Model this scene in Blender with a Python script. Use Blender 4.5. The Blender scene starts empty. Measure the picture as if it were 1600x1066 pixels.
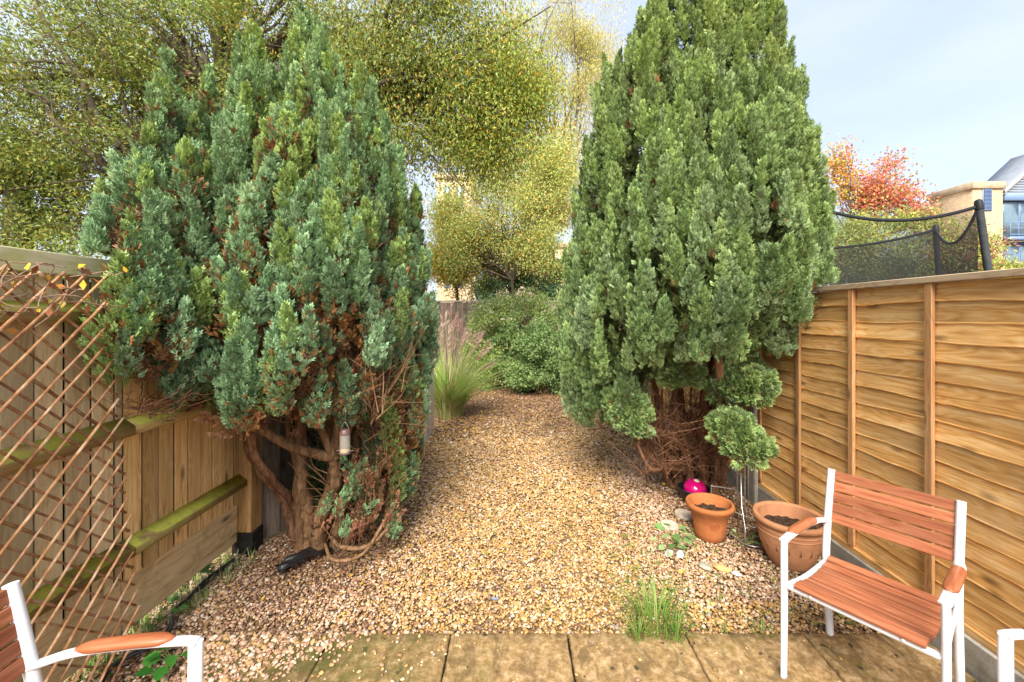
import bpy, math, random
import numpy as np
from mathutils import Vector, Matrix, noise as mnoise

SC = bpy.context.scene
COL = SC.collection
rad = math.radians
random.seed(7)
RNG = np.random.default_rng(11)

# ------------------------------------------------------------------ camera
FPX, EYE, HX, HY = 660.0, 1.65, 808.0, 492.0       # focal length in photo pixels, eye height, vanishing point
cam_data = bpy.data.cameras.new('camera')
cam_data.sensor_width = 36.0
cam_data.lens = FPX / 1600.0 * 36.0
cam_data.shift_x = -(HX - 800) / 1600.0
cam_data.shift_y = -(533 - HY) / 1600.0
cam_data.clip_start = 0.05
cam_data.clip_end = 600
cam = bpy.data.objects.new('camera', cam_data)
cam.location = (0, 0, EYE)
cam.rotation_euler = (rad(90), 0, 0)
COL.objects.link(cam)
SC.camera = cam

# ------------------------------------------------------------------ world and sun
SUN_EL, SUN_AZ = rad(44), rad(188)                  # azimuth clockwise from +Y: behind the camera, a little to the left
world = bpy.data.worlds.new('World')
SC.world = world
world.use_nodes = True
wt = world.node_tree
wt.nodes.clear()
w_out = wt.nodes.new('ShaderNodeOutputWorld')
w_bg = wt.nodes.new('ShaderNodeBackground')
w_bg.inputs['Strength'].default_value = 0.122
sky = wt.nodes.new('ShaderNodeTexSky')
sky.sky_type = 'NISHITA'
sky.sun_disc = False
sky.sun_elevation = SUN_EL
sky.sun_rotation = SUN_AZ
sky.air_density = 1.0
sky.dust_density = 2.0
w_tc = wt.nodes.new('ShaderNodeTexCoord')
w_map = wt.nodes.new('ShaderNodeMapping')
w_map.inputs['Scale'].default_value = (1.0, 1.0, 3.0)
w_map.inputs['Location'].default_value = (0.35, 0.2, 0.1)
w_n = wt.nodes.new('ShaderNodeTexNoise')
w_n.inputs['Scale'].default_value = 1.6
w_n.inputs['Detail'].default_value = 7
w_n.inputs['Roughness'].default_value = 0.55
w_ramp = wt.nodes.new('ShaderNodeMapRange')
w_ramp.inputs['From Min'].default_value = 0.3
w_ramp.inputs['From Max'].default_value = 0.68
w_ramp.inputs['To Min'].default_value = 0.62
w_ramp.inputs['To Max'].default_value = 0.98
w_mix = wt.nodes.new('ShaderNodeMix')
w_mix.data_type = 'RGBA'
w_mix.inputs['B'].default_value = (3.75, 4.15, 5.05, 1)
L = wt.links.new
L(w_tc.outputs['Generated'], w_map.inputs['Vector'])
L(w_map.outputs['Vector'], w_n.inputs['Vector'])
L(w_n.outputs['Fac'], w_ramp.inputs['Value'])
L(w_ramp.outputs['Result'], w_mix.inputs['Factor'])
L(sky.outputs['Color'], w_mix.inputs['A'])
L(w_mix.outputs['Result'], w_bg.inputs['Color'])
L(w_bg.outputs['Background'], w_out.inputs['Surface'])

sun_data = bpy.data.lights.new('sun', 'SUN')
sun_data.energy = 4.3
sun_data.angle = rad(34)
sun_data.color = (1.0, 0.95, 0.86)
sun = bpy.data.objects.new('sun', sun_data)
sd = Vector((math.sin(SUN_AZ) * math.cos(SUN_EL), math.cos(SUN_AZ) * math.cos(SUN_EL), math.sin(SUN_EL)))
sun.rotation_euler = sd.to_track_quat('Z', 'Y').to_euler()
COL.objects.link(sun)
SC.view_settings.view_transform = 'Standard'
SC.view_settings.look = 'None'
SC.view_settings.gamma = 1.0
SC.view_settings.exposure = 1.1
SC.render.engine = 'CYCLES'
SC.cycles.max_bounces = 6
SC.cycles.transparent_max_bounces = 12

def at(px, py, Y):
    """world X and Z of the photo point (px, py) at distance Y"""
    return (px - HX) / FPX * Y, EYE - (py - HY) / FPX * Y

def onground(px, py, z=0.0):
    Y = FPX * (EYE - z) / (py - HY)
    return (px - HX) / FPX * Y, Y

# ------------------------------------------------------------------ mesh helpers
class Geo:
    def __init__(s):
        s.V = []; s.F4 = []; s.F3 = []; s.C = []; s.n = 0
    def add(s, V, quads=None, tris=None, col=(1, 1, 1)):
        V = np.asarray(V, dtype=np.float64).reshape(-1, 3)
        if quads is not None and len(quads): s.F4.append(np.asarray(quads, dtype=np.int64).reshape(-1, 4) + s.n)
        if tris is not None and len(tris): s.F3.append(np.asarray(tris, dtype=np.int64).reshape(-1, 3) + s.n)
        c = np.asarray(col, dtype=np.float64)
        if c.ndim == 1: c = np.tile(c, (len(V), 1))
        s.V.append(V); s.C.append(c); s.n += len(V)
        return s
    def build(s, name, mat, parent=None, smooth=False, loc=None):
        V = np.concatenate(s.V); C = np.concatenate(s.C)
        if loc is not None: V = V - np.asarray(loc)
        f4 = np.concatenate(s.F4) if s.F4 else np.zeros((0, 4), int)
        f3 = np.concatenate(s.F3) if s.F3 else np.zeros((0, 3), int)
        me = bpy.data.meshes.new(name)
        me.vertices.add(len(V)); me.vertices.foreach_set('co', V.astype(np.float32).ravel())
        loops = np.concatenate([f4.ravel(), f3.ravel()]).astype(np.int32)
        me.loops.add(len(loops)); me.loops.foreach_set('vertex_index', loops)
        np_ = len(f4) + len(f3)
        st = np.concatenate([np.arange(len(f4)) * 4, len(f4) * 4 + np.arange(len(f3)) * 3]).astype(np.int32)
        me.polygons.add(np_); me.polygons.foreach_set('loop_start', st)
        me.update(calc_edges=True)
        me.validate()
        at_ = me.color_attributes.new('col', 'FLOAT_COLOR', 'POINT')
        at_.data.foreach_set('color', np.concatenate([C, np.ones((len(C), 1))], 1).astype(np.float32).ravel())
        if smooth is True: me.polygons.foreach_set('use_smooth', np.ones(np_, bool))
        if mat: me.materials.append(mat)
        o = bpy.data.objects.new(name, me)
        COL.objects.link(o)
        if loc is not None: o.location = loc
        if parent is not None: o.parent = parent
        if smooth == 'auto':
            me.polygons.foreach_set('use_smooth', np.ones(np_, bool))
            me.set_sharp_from_angle(angle=rad(38))
        return o

BOXQ = [(0, 3, 2, 1), (4, 5, 6, 7), (0, 1, 5, 4), (1, 2, 6, 5), (2, 3, 7, 6), (3, 0, 4, 7)]
def box(g, x0, y0, z0, x1, y1, z1, col=(1, 1, 1), M=None):
    V = np.array([(x0, y0, z0), (x1, y0, z0), (x1, y1, z0), (x0, y1, z0), (x0, y0, z1), (x1, y0, z1), (x1, y1, z1), (x0, y1, z1)], float)
    if M is not None: V = V @ np.array(M.to_3x3()).T + np.array(M.translation)
    g.add(V, BOXQ, col=col)

def bbox(g, x0, y0, z0, x1, y1, z1, b=0.004, col=(1, 1, 1), M=None):
    """box with chamfered edges"""
    xs = sorted((x0, x1)); ys = sorted((y0, y1)); zs = sorted((z0, z1))
    c = np.array([(xs[0] + xs[1]) / 2, (ys[0] + ys[1]) / 2, (zs[0] + zs[1]) / 2])
    h = np.array([(xs[1] - xs[0]) / 2, (ys[1] - ys[0]) / 2, (zs[1] - zs[0]) / 2])
    b = min(b, h.min() * 0.45)
    V = []; idx = {}
    for sx in (-1, 1):
        for sy in (-1, 1):
            for sz in (-1, 1):
                for ax in range(3):
                    s = np.array([sx, sy, sz]); p = s * h
                    for k in range(3):
                        if k != ax: p[k] -= s[k] * b
                    idx[(sx, sy, sz, ax)] = len(V); V.append(p + c)
    Q = []; T = []
    def orient(f):
        P = [V[i] for i in f]
        n = np.cross(P[1] - P[0], P[2] - P[0])
        return f if np.dot(n, sum(P) / len(P) - c) > 0 else tuple(reversed(f))
    for ax in range(3):
        o = [k for k in range(3) if k != ax]
        for s in (-1, 1):
            f = []
            for a, b_ in ((-1, -1), (1, -1), (1, 1), (-1, 1)):
                k = [0, 0, 0]; k[ax] = s; k[o[0]] = a; k[o[1]] = b_
                f.append(idx[(*k, ax)])
            Q.append(orient(tuple(f)))
        for a in (-1, 1):
            for b_ in (-1, 1):
                k0 = [0, 0, 0]; k0[o[0]] = a; k0[o[1]] = b_
                k1 = list(k0); k0[ax] = -1; k1[ax] = 1
                f = (idx[(*k0, o[0])], idx[(*k1, o[0])], idx[(*k1, o[1])], idx[(*k0, o[1])])
                Q.append(orient(f))
    for sx in (-1, 1):
        for sy in (-1, 1):
            for sz in (-1, 1):
                T.append(orient(tuple(idx[(sx, sy, sz, ax)] for ax in range(3))))
    V = np.array(V)
    if M is not None: V = V @ np.array(M.to_3x3()).T + np.array(M.translation)
    g.add(V, Q, T, col)

def frame_at(t, up):
    t = t / (np.linalg.norm(t) + 1e-9)
    s = np.cross(t, up); ns = np.linalg.norm(s)
    if ns < 1e-4:
        s = np.cross(t, np.array([1.0, 0.1, 0])); ns = np.linalg.norm(s)
    s /= ns
    return s, np.cross(s, t)

def tube(g, pts, r, n=8, col=(1, 1, 1), up=(0, 0, 1), caps=True, rb=None, bump=0.0):
    """swept tube; r and rb are half-widths across (side, up); either a number or one per point"""
    P = np.asarray(pts, float); m = len(P)
    r = np.broadcast_to(np.asarray(r, float), (m,)); rb = r if rb is None else np.broadcast_to(np.asarray(rb, float), (m,))
    up = np.asarray(up, float)
    a = np.arange(n) * 2 * math.pi / n
    T = np.gradient(P, axis=0)
    V = []; ps = None
    for i in range(m):
        s, u = frame_at(T[i], up)
        if ps is not None and np.dot(s, ps) < 0: s, u = -s, -u
        ps = s
        k = np.ones(n)
        if bump: k = k + bump * np.array([mnoise.noise(Vector((P[i][0] * 9 + math.cos(x) * 1.3, P[i][1] * 9 + math.sin(x) * 1.3, P[i][2] * 3))) for x in a])
        V.append(P[i] + (np.cos(a) * r[i] * k)[:, None] * s + (np.sin(a) * rb[i] * k)[:, None] * u)
    V = np.concatenate(V)
    i, j = np.meshgrid(np.arange(m - 1), np.arange(n), indexing='ij')
    j2 = (j + 1) % n
    Q = np.stack([i * n + j, i * n + j2, (i + 1) * n + j2, (i + 1) * n + j], -1).reshape(-1, 4)
    Tt = []
    if caps:
        V = np.concatenate([V, [P[0]], [P[-1]]])
        for q in range(n):
            q2 = (q + 1) % n
            Tt.append((m * n, q2, q)); Tt.append((m * n + 1, (m - 1) * n + q, (m - 1) * n + q2))
    g.add(V, Q, Tt, col)

def smooth_path(ctrl, n=10):
    """Catmull-Rom through the control points"""
    P = [np.array(c, float) for c in ctrl]
    P = [2 * P[0] - P[1]] + P + [2 * P[-1] - P[-2]]
    out = []
    for i in range(1, len(P) - 2):
        for t in np.linspace(0, 1, n, endpoint=False):
            a, b, c, d = P[i - 1], P[i], P[i + 1], P[i + 2]
            out.append(0.5 * (2 * b + (c - a) * t + (2 * a - 5 * b + 4 * c - d) * t * t + (3 * b - a - 3 * c + d) * t ** 3))
    out.append(P[-2])
    return np.array(out)

def lathe(g, prof, n=48, col=(1, 1, 1), c=(0, 0, 0), wob=0.0):
    m = len(prof); a = np.arange(n) * 2 * math.pi / n
    V = []
    for r, z in prof:
        k = 1 + wob * np.sin(a * 2 + z * 3)
        V.append(np.stack([c[0] + r * k * np.cos(a), c[1] + r * k * np.sin(a), np.full(n, c[2] + z)], 1))
    V = np.concatenate(V)
    i, j = np.meshgrid(np.arange(m - 1), np.arange(n), indexing='ij')
    j2 = (j + 1) % n
    g.add(V, np.stack([i * n + j, i * n + j2, (i + 1) * n + j2, (i + 1) * n + j], -1).reshape(-1, 4), col=col)

def unit(v): return v / (np.linalg.norm(v, axis=-1, keepdims=True) + 1e-9)

def scatter(g, templates, pos, axis, face, scale, col):
    """place templates (V, quads, tris, tint) at pos with local Z along axis and local Y along face; col per instance"""
    N = len(pos)
    if N == 0: return
    axis = unit(axis)
    side = unit(np.cross(face, axis)); fc = np.cross(axis, side)
    which = RNG.integers(0, len(templates), N)
    if np.ndim(scale) == 1: scale = np.stack([scale] * 3, 1)
    for k, (tv, tq, tt, tint) in enumerate(templates):
        I = np.where(which == k)[0]
        if not len(I): continue
        S = tv[None] * scale[I][:, None, :]
        V = pos[I][:, None, :] + S[..., 0:1] * side[I][:, None] + S[..., 1:2] * fc[I][:, None] + S[..., 2:3] * axis[I][:, None]
        off = (np.arange(len(I)) * len(tv))[:, None, None]
        q = (np.asarray(tq)[None] + off).reshape(-1, 4) if tq is not None else None
        t = (np.asarray(tt)[None] + off).reshape(-1, 3) if tt is not None else None
        C = np.clip(col[I][:, None, :] * tint[None], 0, 1)
        g.add(V.reshape(-1, 3), q, t, C.reshape(-1, 3))

# ------------------------------------------------------------------ tagging
def tag(o, label, cat, group=None, kind=None):
    if label: o['label'] = label
    if cat: o['category'] = cat
    if group: o['group'] = group
    if kind: o['kind'] = kind
    return o
def empty(name, loc, label, cat, group=None, rz=0.0):
    o = bpy.data.objects.new(name, None)
    COL.objects.link(o)
    o.location = loc; o.rotation_euler = (0, 0, rz)
    o.empty_display_size = 0.1
    return tag(o, label, cat, group)
def adopt(root, *objs):
    """parent world-space meshes to a root that may stand away from the origin"""
    for o in objs:
        o.parent = root
        o.location = Vector(o.location) - Vector(root.location)
def copy_tree(o, parent=None):
    c = o.copy(); COL.objects.link(c); c.parent = parent
    for ch in list(o.children): copy_tree(ch, c)
    return c

# ------------------------------------------------------------------ materials
def srgb(r, g, b): return tuple(((c / 255) / 12.92 if c / 255 <= 0.04045 else ((c / 255 + 0.055) / 1.055) ** 2.4) for c in (r, g, b))
class NT:
    def __init__(s, name, rough=0.8, spec=0.3):
        s.m = bpy.data.materials.new(name); s.m.use_nodes = True
        s.t = s.m.node_tree
        s.b = s.t.nodes['Principled BSDF']
        s.b.inputs['Roughness'].default_value = rough
        s.b.inputs['Specular IOR Level'].default_value = spec
        s.out = s.t.nodes['Material Output']
    def n(s, typ, **kw):
        x = s.t.nodes.new(typ)
        for k, v in kw.items(): setattr(x, k, v)
        return x
    def l(s, a, b): s.t.links.new(a, b)
    def coords(s, scale=(1, 1, 1), rnd=0.0, loc=(0, 0, 0)):
        tc = s.n('ShaderNodeTexCoord'); mp = s.n('ShaderNodeMapping')
        mp.inputs['Scale'].default_value = scale; mp.inputs['Location'].default_value = loc
        src = tc.outputs['Object']
        if rnd:
            at_ = s.n('ShaderNodeVertexColor'); at_.layer_name = 'col'
            vm = s.n('ShaderNodeVectorMath', operation='MULTIPLY_ADD')
            vm.inputs[1].default_value = (0, rnd, rnd)
            s.l(at_.outputs['Color'], vm.inputs[0]); s.l(src, vm.inputs[2]); src = vm.outputs[0]
        s.l(src, mp.inputs['Vector'])
        return mp.outputs['Vector']
    def noise(s, vec, scale=5, detail=4, rough=0.55, dist=0.0, out='Fac'):
        x = s.n('ShaderNodeTexNoise'); x.inputs['Scale'].default_value = scale; x.inputs['Detail'].default_value = detail
        x.inputs['Roughness'].default_value = rough; x.inputs['Distortion'].default_value = dist
        if vec is not None: s.l(vec, x.inputs['Vector'])
        return x.outputs[out]
    def ramp(s, fac, stops, interp='LINEAR'):
        x = s.n('ShaderNodeValToRGB'); e = x.color_ramp.elements; x.color_ramp.interpolation = interp
        while len(e) < len(stops): e.new(0.5)
        for el, (p, c) in zip(e, stops):
            el.position = p; el.color = (*c, 1) if len(c) == 3 else c
        s.l(fac, x.inputs['Fac'])
        return x.outputs['Color']
    def mix(s, fac, a, b, blend='MIX'):
        x = s.n('ShaderNodeMix', data_type='RGBA', blend_type=blend)
        for sock, v in (('Factor', fac), ('A', a), ('B', b)):
            i = x.inputs[sock] if sock == 'Factor' else [q for q in x.inputs if q.name == sock and q.type == 'RGBA'][0]
            if isinstance(v, (int, float)): i.default_value = v
            elif isinstance(v, tuple): i.default_value = (*v, 1) if len(v) == 3 else v
            else: s.l(v, i)
        return [q for q in x.outputs if q.type == 'RGBA'][0]
    def maprange(s, v, a, b, c=0.0, d=1.0):
        x = s.n('ShaderNodeMapRange')
        for k, q in zip(('From Min', 'From Max', 'To Min', 'To Max'), (a, b, c, d)): x.inputs[k].default_value = q
        s.l(v, x.inputs['Value']); return x.outputs['Result']
    def math(s, op, a, b=None):
        x = s.n('ShaderNodeMath', operation=op)
        for i, v in enumerate((a, b)):
            if v is None: continue
            if isinstance(v, (int, float)): x.inputs[i].default_value = v
            else: s.l(v, x.inputs[i])
        return x.outputs[0]
    def col(s):
        a = s.n('ShaderNodeVertexColor'); a.layer_name = 'col'; return a.outputs['Color']
    def base(s, c):
        if isinstance(c, tuple): s.b.inputs['Base Color'].default_value = (*c, 1)
        else: s.l(c, s.b.inputs['Base Color'])
        return s
    def bump(s, h, strength=0.4, dist=0.01):
        x = s.n('ShaderNodeBump'); x.inputs['Strength'].default_value = strength; x.inputs['Distance'].default_value = dist
        s.l(h, x.inputs['Height']); s.l(x.outputs['Normal'], s.b.inputs['Normal']); return s

def leaf_mat(name, rough=0.55, trans=0.35, spec=0.3):
    m = NT(name, rough, spec)
    c = m.col()
    m.base(c)
    tr = m.n('ShaderNodeBsdfTranslucent'); m.l(c, tr.inputs['Color'])
    mx = m.n('ShaderNodeMixShader'); mx.inputs[0].default_value = trans
    m.l(m.b.outputs[0], mx.inputs[1]); m.l(tr.outputs[0], mx.inputs[2]); m.l(mx.outputs[0], m.out.inputs['Surface'])
    return m.m

def wood(name, cols, along='Y', knots=True, moss=None, moss_top=False, rough=0.75, rnd=7.0, fine=26, bump=0.5, grey=None, weather=None):
    """cols: dark, mid, light; grain runs along the named axis"""
    m = NT(name, rough, 0.25)
    a = {'X': 0, 'Y': 1, 'Z': 2}[along]
    sc = [fine] * 3; sc[a] = 1.3
    v = m.coords(tuple(sc), rnd)
    sc2 = [9.0] * 3; sc2[a] = 1.1
    v2 = m.coords(tuple(sc2), rnd)
    rings = m.noise(v2, 1.6, 2, 0.5, 0.5)
    r2 = m.math('FRACT', m.math('MULTIPLY', rings, 9.0))
    tri = m.math('ABSOLUTE', m.math('SUBTRACT', r2, 0.5))
    fib = m.noise(v, 1.0, 6, 0.65, 0.3)
    mixf = m.math('ADD', m.math('MULTIPLY', tri, 0.36), m.math('MULTIPLY', fib, 0.90))
    base = m.ramp(mixf, [(0.22, cols[0]), (0.5, cols[1]), (0.78, cols[2])])
    bc = m.col()
    sep = m.n('ShaderNodeSeparateColor'); m.l(bc, sep.inputs[0])
    tone = m.maprange(sep.outputs[0], 0, 3, 0.68, 2.3)
    cmb = m.n('ShaderNodeCombineColor')
    for i in range(3): m.l(tone, cmb.inputs[i])
    base = m.mix(1.0, base, cmb.outputs[0], 'MULTIPLY')
    if knots:
        vk = m.n('ShaderNodeTexVoronoi'); vk.inputs['Scale'].default_value = 1.0
        sk = [9.0] * 3; sk[a] = 3.2
        m.l(m.coords(tuple(sk), rnd), vk.inputs['Vector'])
        kd = m.maprange(vk.outputs['Distance'], 0.05, 0.2, 0.85, 0.0)
        base = m.mix(kd, base, tuple(c * 0.42 for c in cols[0]))
    if grey:
        gn = m.noise(m.coords((1, 1, 1), 0.6), 2.2, 5, 0.6)
        base = m.mix(m.maprange(gn, 0.42, 0.66, 0, grey[1]), base, grey[0])
    if moss:
        mn = m.noise(m.coords((1, 1, 1)), 9, 6, 0.65)
        f = m.maprange(mn, moss[1], moss[1] + 0.16, 0, moss[2])
        if moss_top:
            ge = m.n('ShaderNodeNewGeometry'); sx = m.n('ShaderNodeSeparateXYZ'); m.l(ge.outputs['True Normal'], sx.inputs[0])
            f = m.math('MULTIPLY', f, m.maprange(sx.outputs[2], 0.2, 0.7, 0.25, 1.0))
        mc = m.mix(m.noise(m.coords((1, 1, 1)), 40, 3), tuple(c * 0.6 for c in moss[0]), moss[0])
        base = m.mix(f, base, mc)
    m.base(base)
    m.bump(mixf, bump, 0.003)
    return m.m

M_LEAF = leaf_mat('leaf', 0.5, 0.3)
M_CONIFER = leaf_mat('conifer_scale_leaf', 0.5, 0.08, 0.3)
M_GRASS = leaf_mat('grass_blade', 0.5, 0.3)

def simple(name, c, rough=0.5, spec=0.5, var=0.0, scale=8, metal=0.0, bump=0.0):
    m = NT(name, rough, spec)
    m.b.inputs['Metallic'].default_value = metal
    if var:
        n_ = m.noise(m.coords(), scale, 5, 0.6)
        m.base(m.ramp(n_, [(0.3, tuple(x * (1 - var) for x in c)), (0.7, tuple(min(1, x * (1 + var)) for x in c))]))
        if bump: m.bump(n_, bump, 0.004)
    else: m.base(c)
    return m.m

def tinted(name, rough=0.8, spec=0.3, var=0.35, scale=60, bump=0.3):
    m = NT(name, rough, spec)
    n_ = m.noise(m.coords(), scale, 4, 0.6)
    g_ = m.ramp(n_, [(0.3, (1 - var,) * 3), (0.7, (1 + var * 0.3,) * 3)])
    m.base(m.mix(1.0, m.col(), g_, 'MULTIPLY'))
    if bump: m.bump(n_, bump, 0.002)
    return m.m
M_STONE = tinted('pebble_stone', 0.6, 0.35, 0.3, 90, 0.25)
M_LITTER = tinted('dry_leaf', 0.8, 0.2, 0.4, 120, 0.2)

def bark(name, cols, scale=1.0):
    m = NT(name, 0.9, 0.15)
    v = m.coords((38 * scale, 38 * scale, 5 * scale))
    f = m.noise(v, 1, 6, 0.7, 0.8)
    m.base(m.ramp(f, [(0.3, cols[0]), (0.5, cols[1]), (0.72, cols[2])]))
    m.bump(f, 0.9, 0.012)
    return m.m
M_BARK_RED = bark('shaggy_red_bark', [(0.05, 0.022, 0.012), (0.22, 0.105, 0.055), (0.42, 0.24, 0.14)])
M_BARK_TAN = bark('tan_bark', [(0.06, 0.03, 0.016), (0.21, 0.115, 0.055), (0.38, 0.24, 0.135)])
M_BARK_GREY = bark('grey_bark', [(0.04, 0.03, 0.02), (0.12, 0.095, 0.065), (0.22, 0.18, 0.13)], 0.3)

# ================================================================== GROUND AND PATIO
FR, FL = 2.107, -1.925            # faces of the right and left fences
g = Geo()
nx, ny = 60, 60
xs = np.concatenate([np.linspace(-250, -6, 8), np.linspace(-5, 5, 44), np.linspace(6, 250, 8)])
ys = np.concatenate([np.linspace(-60, -1, 5), np.linspace(0, 11, 45), np.linspace(12, 400, 10)])
X, Y = np.meshgrid(xs, ys, indexing='ij')
Z = -0.035 + 0.006 * np.sin(X * 3.1) * np.cos(Y * 2.3)
V = np.stack([X, Y, Z], -1).reshape(-1, 3)
i, j = np.meshgrid(np.arange(60 - 1), np.arange(60 - 1), indexing='ij')
g.add(V, np.stack([i * 60 + j, (i + 1) * 60 + j, (i + 1) * 60 + j + 1, i * 60 + j + 1], -1).reshape(-1, 4))
mg = NT('soil', 0.95, 0.1)
fn = mg.noise(mg.coords(), 55, 5, 0.7)
fb = mg.noise(mg.coords(), 1.2, 3, 0.6)
soil = mg.ramp(fn, [(0.3, (0.08, 0.048, 0.022)), (0.5, (0.24, 0.15, 0.07)), (0.7, (0.42, 0.29, 0.15))])
mg.base(mg.mix(mg.maprange(fb, 0.45, 0.6, 0, 0.3), soil, (0.10, 0.09, 0.03)))
mg.bump(fn, 0.8, 0.02)
tag(g.build('ground', mg.m, smooth=True), 'brown soil under the gravel and beyond the fences', None, kind='structure')

PAT_Y = 2.19
mp = NT('sandstone_paving', 0.85, 0.2)
n1 = mp.noise(mp.coords(), 3.5, 6, 0.62, 0.4)
n2 = mp.noise(mp.coords((1, 1, 1), 3.0), 26, 6, 0.7)
n3 = mp.noise(mp.coords((2.6, 1.3, 1), 2.0), 5, 6, 0.7, 0.6)
c0 = mp.ramp(n2, [(0.3, (0.14, 0.08, 0.028)), (0.48, (0.29, 0.18, 0.075)), (0.7, (0.49, 0.345, 0.19))])
c1 = mp.mix(mp.maprange(n3, 0.47, 0.60, 0, 0.8), c0, (0.13, 0.082, 0.035))
c2 = mp.mix(mp.maprange(n1, 0.56, 0.70, 0, 0.5), c1, (0.15, 0.125, 0.035))
nsp = mp.noise(mp.coords(), 14, 3, 0.5)
c3 = mp.mix(mp.maprange(nsp, 0.66, 0.70, 0, 0.85), c2, (0.03, 0.03, 0.018))
sepx = mp.n('ShaderNodeSeparateXYZ'); mp.l(mp.coords(), sepx.inputs[0])
leftm = mp.maprange(sepx.outputs[0], -0.1, -0.9, 0, 1)
c4 = mp.mix(mp.math('MULTIPLY', leftm, mp.maprange(mp.noise(mp.coords(), 7, 6, 0.7), 0.36, 0.56, 0, 0.85)), c3, (0.07, 0.075, 0.015))
mp.base(c4); mp.bump(n2, 0.6, 0.004)
g = Geo()
edges = [-1.56, -0.95, -0.342, 0.262, 0.868, 1.475, 2.08]
for r, (ya, yb) in enumerate([(1.58, PAT_Y), (0.97, 1.572), (0.36, 0.962), (-0.4, 0.352)]):
    for k in range(6):
        x0_, x1_ = edges[k] + .0015, edges[k + 1] - .002; y0_, y1_ = ya + .001, yb - .003; c = random.random(); sd = k * 3.7 + r * 11
        m = 26; ring = [(x0_ + (x1_ - x0_) * q / m, y0_) for q in range(m)] + [(x1_, y0_ + (y1_ - y0_) * q / m) for q in range(m)] + [(x1_ - (x1_ - x0_) * q / m, y1_) for q in range(m)] + [(x0_, y1_ - (y1_ - y0_) * q / m) for q in range(m)]
        cx_, cy_ = (x0_ + x1_) / 2, (y0_ + y1_) / 2; lay = []
        for ins, zz in ((0, -.05), (0, -.004), (.003, .003), (.008, .0065), (.08, .0065), (.2, .006), (.29, .006)):
            L_ = []
            for (x_, y_) in ring:
                nn_ = abs(mnoise.noise(Vector((x_ * 14, y_ * 14, sd)))) * .007 + max(0, mnoise.noise(Vector((x_ * 45, y_ * 45, sd))) - .15) * .012
                d_ = ins + nn_ * (1 if ins < .05 else .2)
                L_.append((max(x0_ + d_, min(x1_ - d_, x_)), max(y0_ + d_, min(y1_ - d_, y_)), zz + .0015 * mnoise.noise(Vector((x_ * 6, y_ * 6, sd + ins * 9)))))
            lay.append(L_)
        n_ = len(ring); V = np.array([p for L_ in lay for p in L_] + [(cx_, cy_, .006)])
        Q = [(i * n_ + j, i * n_ + (j + 1) % n_, (i + 1) * n_ + (j + 1) % n_, (i + 1) * n_ + j) for i in range(len(lay) - 1) for j in range(n_)]
        T = [((len(lay) - 1) * n_ + j, (len(lay) - 1) * n_ + (j + 1) % n_, len(lay) * n_) for j in range(n_)]
        g.add(V, Q, T, (c, random.random(), c))
tag(g.build('patio', mp.m, smooth='auto'), 'worn mossy sandstone paving slabs in the foreground', None, kind='structure')
g = Geo(); box(g, -1.56, -0.4, -0.045, 2.08, PAT_Y - 0.02, -0.012)
tag(g.build('paving_bed', simple('joint_sand', (0.07, 0.06, 0.025), 0.95, 0.1, 0.5, 40)), 'dark sandy joints between the paving slabs', None, kind='structure')

# ------------------------------------------------------------------ gravel
def pebble_templates(k=10):
    out = []
    base = [(1, 0, 0), (-1, 0, 0), (0, 1, 0), (0, -1, 0), (0, 0, 1), (0, 0, -1)]
    tris = [(0, 2, 4), (2, 1, 4), (1, 3, 4), (3, 0, 4), (2, 0, 5), (1, 2, 5), (3, 1, 5), (0, 3, 5)]
    V = [np.array(b, float) for b in base]; mid = {}
    T = []
    def m_(a, b):
        kk = (min(a, b), max(a, b))
        if kk not in mid:
            v = V[a] + V[b]; V.append(v / np.linalg.norm(v)); mid[kk] = len(V) - 1
        return mid[kk]
    for a, b, c in tris:
        x, y, z = m_(a, b), m_(b, c), m_(c, a)
        T += [(a, x, z), (x, b, y), (z, y, c), (x, y, z)]
    V = np.array(V)
    for _ in range(k):
        W = V * (1 + RNG.normal(0, 0.13, (len(V), 1))) + RNG.normal(0, 0.05, V.shape)
        W = W * np.array([0.5, 0.5 * RNG.uniform(0.62, 0.95), 0.5 * RNG.uniform(0.35, 0.62)])
        out.append((W, None, np.array(T), np.ones((len(V), 3))))
    return out
PEB = pebble_templates()
def nz(x, y, s, seed=0.0): return np.array([mnoise.noise(Vector((a * s + seed, b * s - seed, seed))) for a, b in zip(x, y)])
PAL = np.array([(0.50, 0.31, 0.11), (0.58, 0.39, 0.17), (0.42, 0.24, 0.075), (0.62, 0.47, 0.26), (0.32, 0.19, 0.08), (0.55, 0.28, 0.07), (0.68, 0.58, 0.42), (0.22, 0.15, 0.10), (0.36, 0.32, 0.28)])
PAL = PAL * np.array([1.0, .965, 1.0])
PALP = np.array([.25, .22, .16, .12, .09, .05, .05, .04, .02])
PINK = np.array([(0.56, 0.36, 0.23), (0.62, 0.43, 0.29), (0.46, 0.27, 0.16), (0.66, 0.52, 0.39), (0.36, 0.20, 0.12), (0.50, 0.30, 0.12)])
def in_garden(x, y):
    left = np.where(y < 2.95, FL - 0.25, np.where(y < 4.6, -1.9 + (y - 2.95) / 1.65 * 0.75, -1.16 - (y - 4.6) * 0.04))
    left = np.where(y > 6.1, -2.6, left)
    return (x > left) & (x < FR)
def patio_cover(x, y):
    """how thickly gravel has spilled on the paving: 1 off the paving"""
    diag = (x + 0.62) + (2.19 - y) * 1.35           # < 0 : covered corner
    return np.where((y > PAT_Y - 0.01) | (x < -1.56), 1.0, np.clip(-diag * 2.8, 0, 1) + 0.06 * (diag < 0.5) + 0.006)
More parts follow.
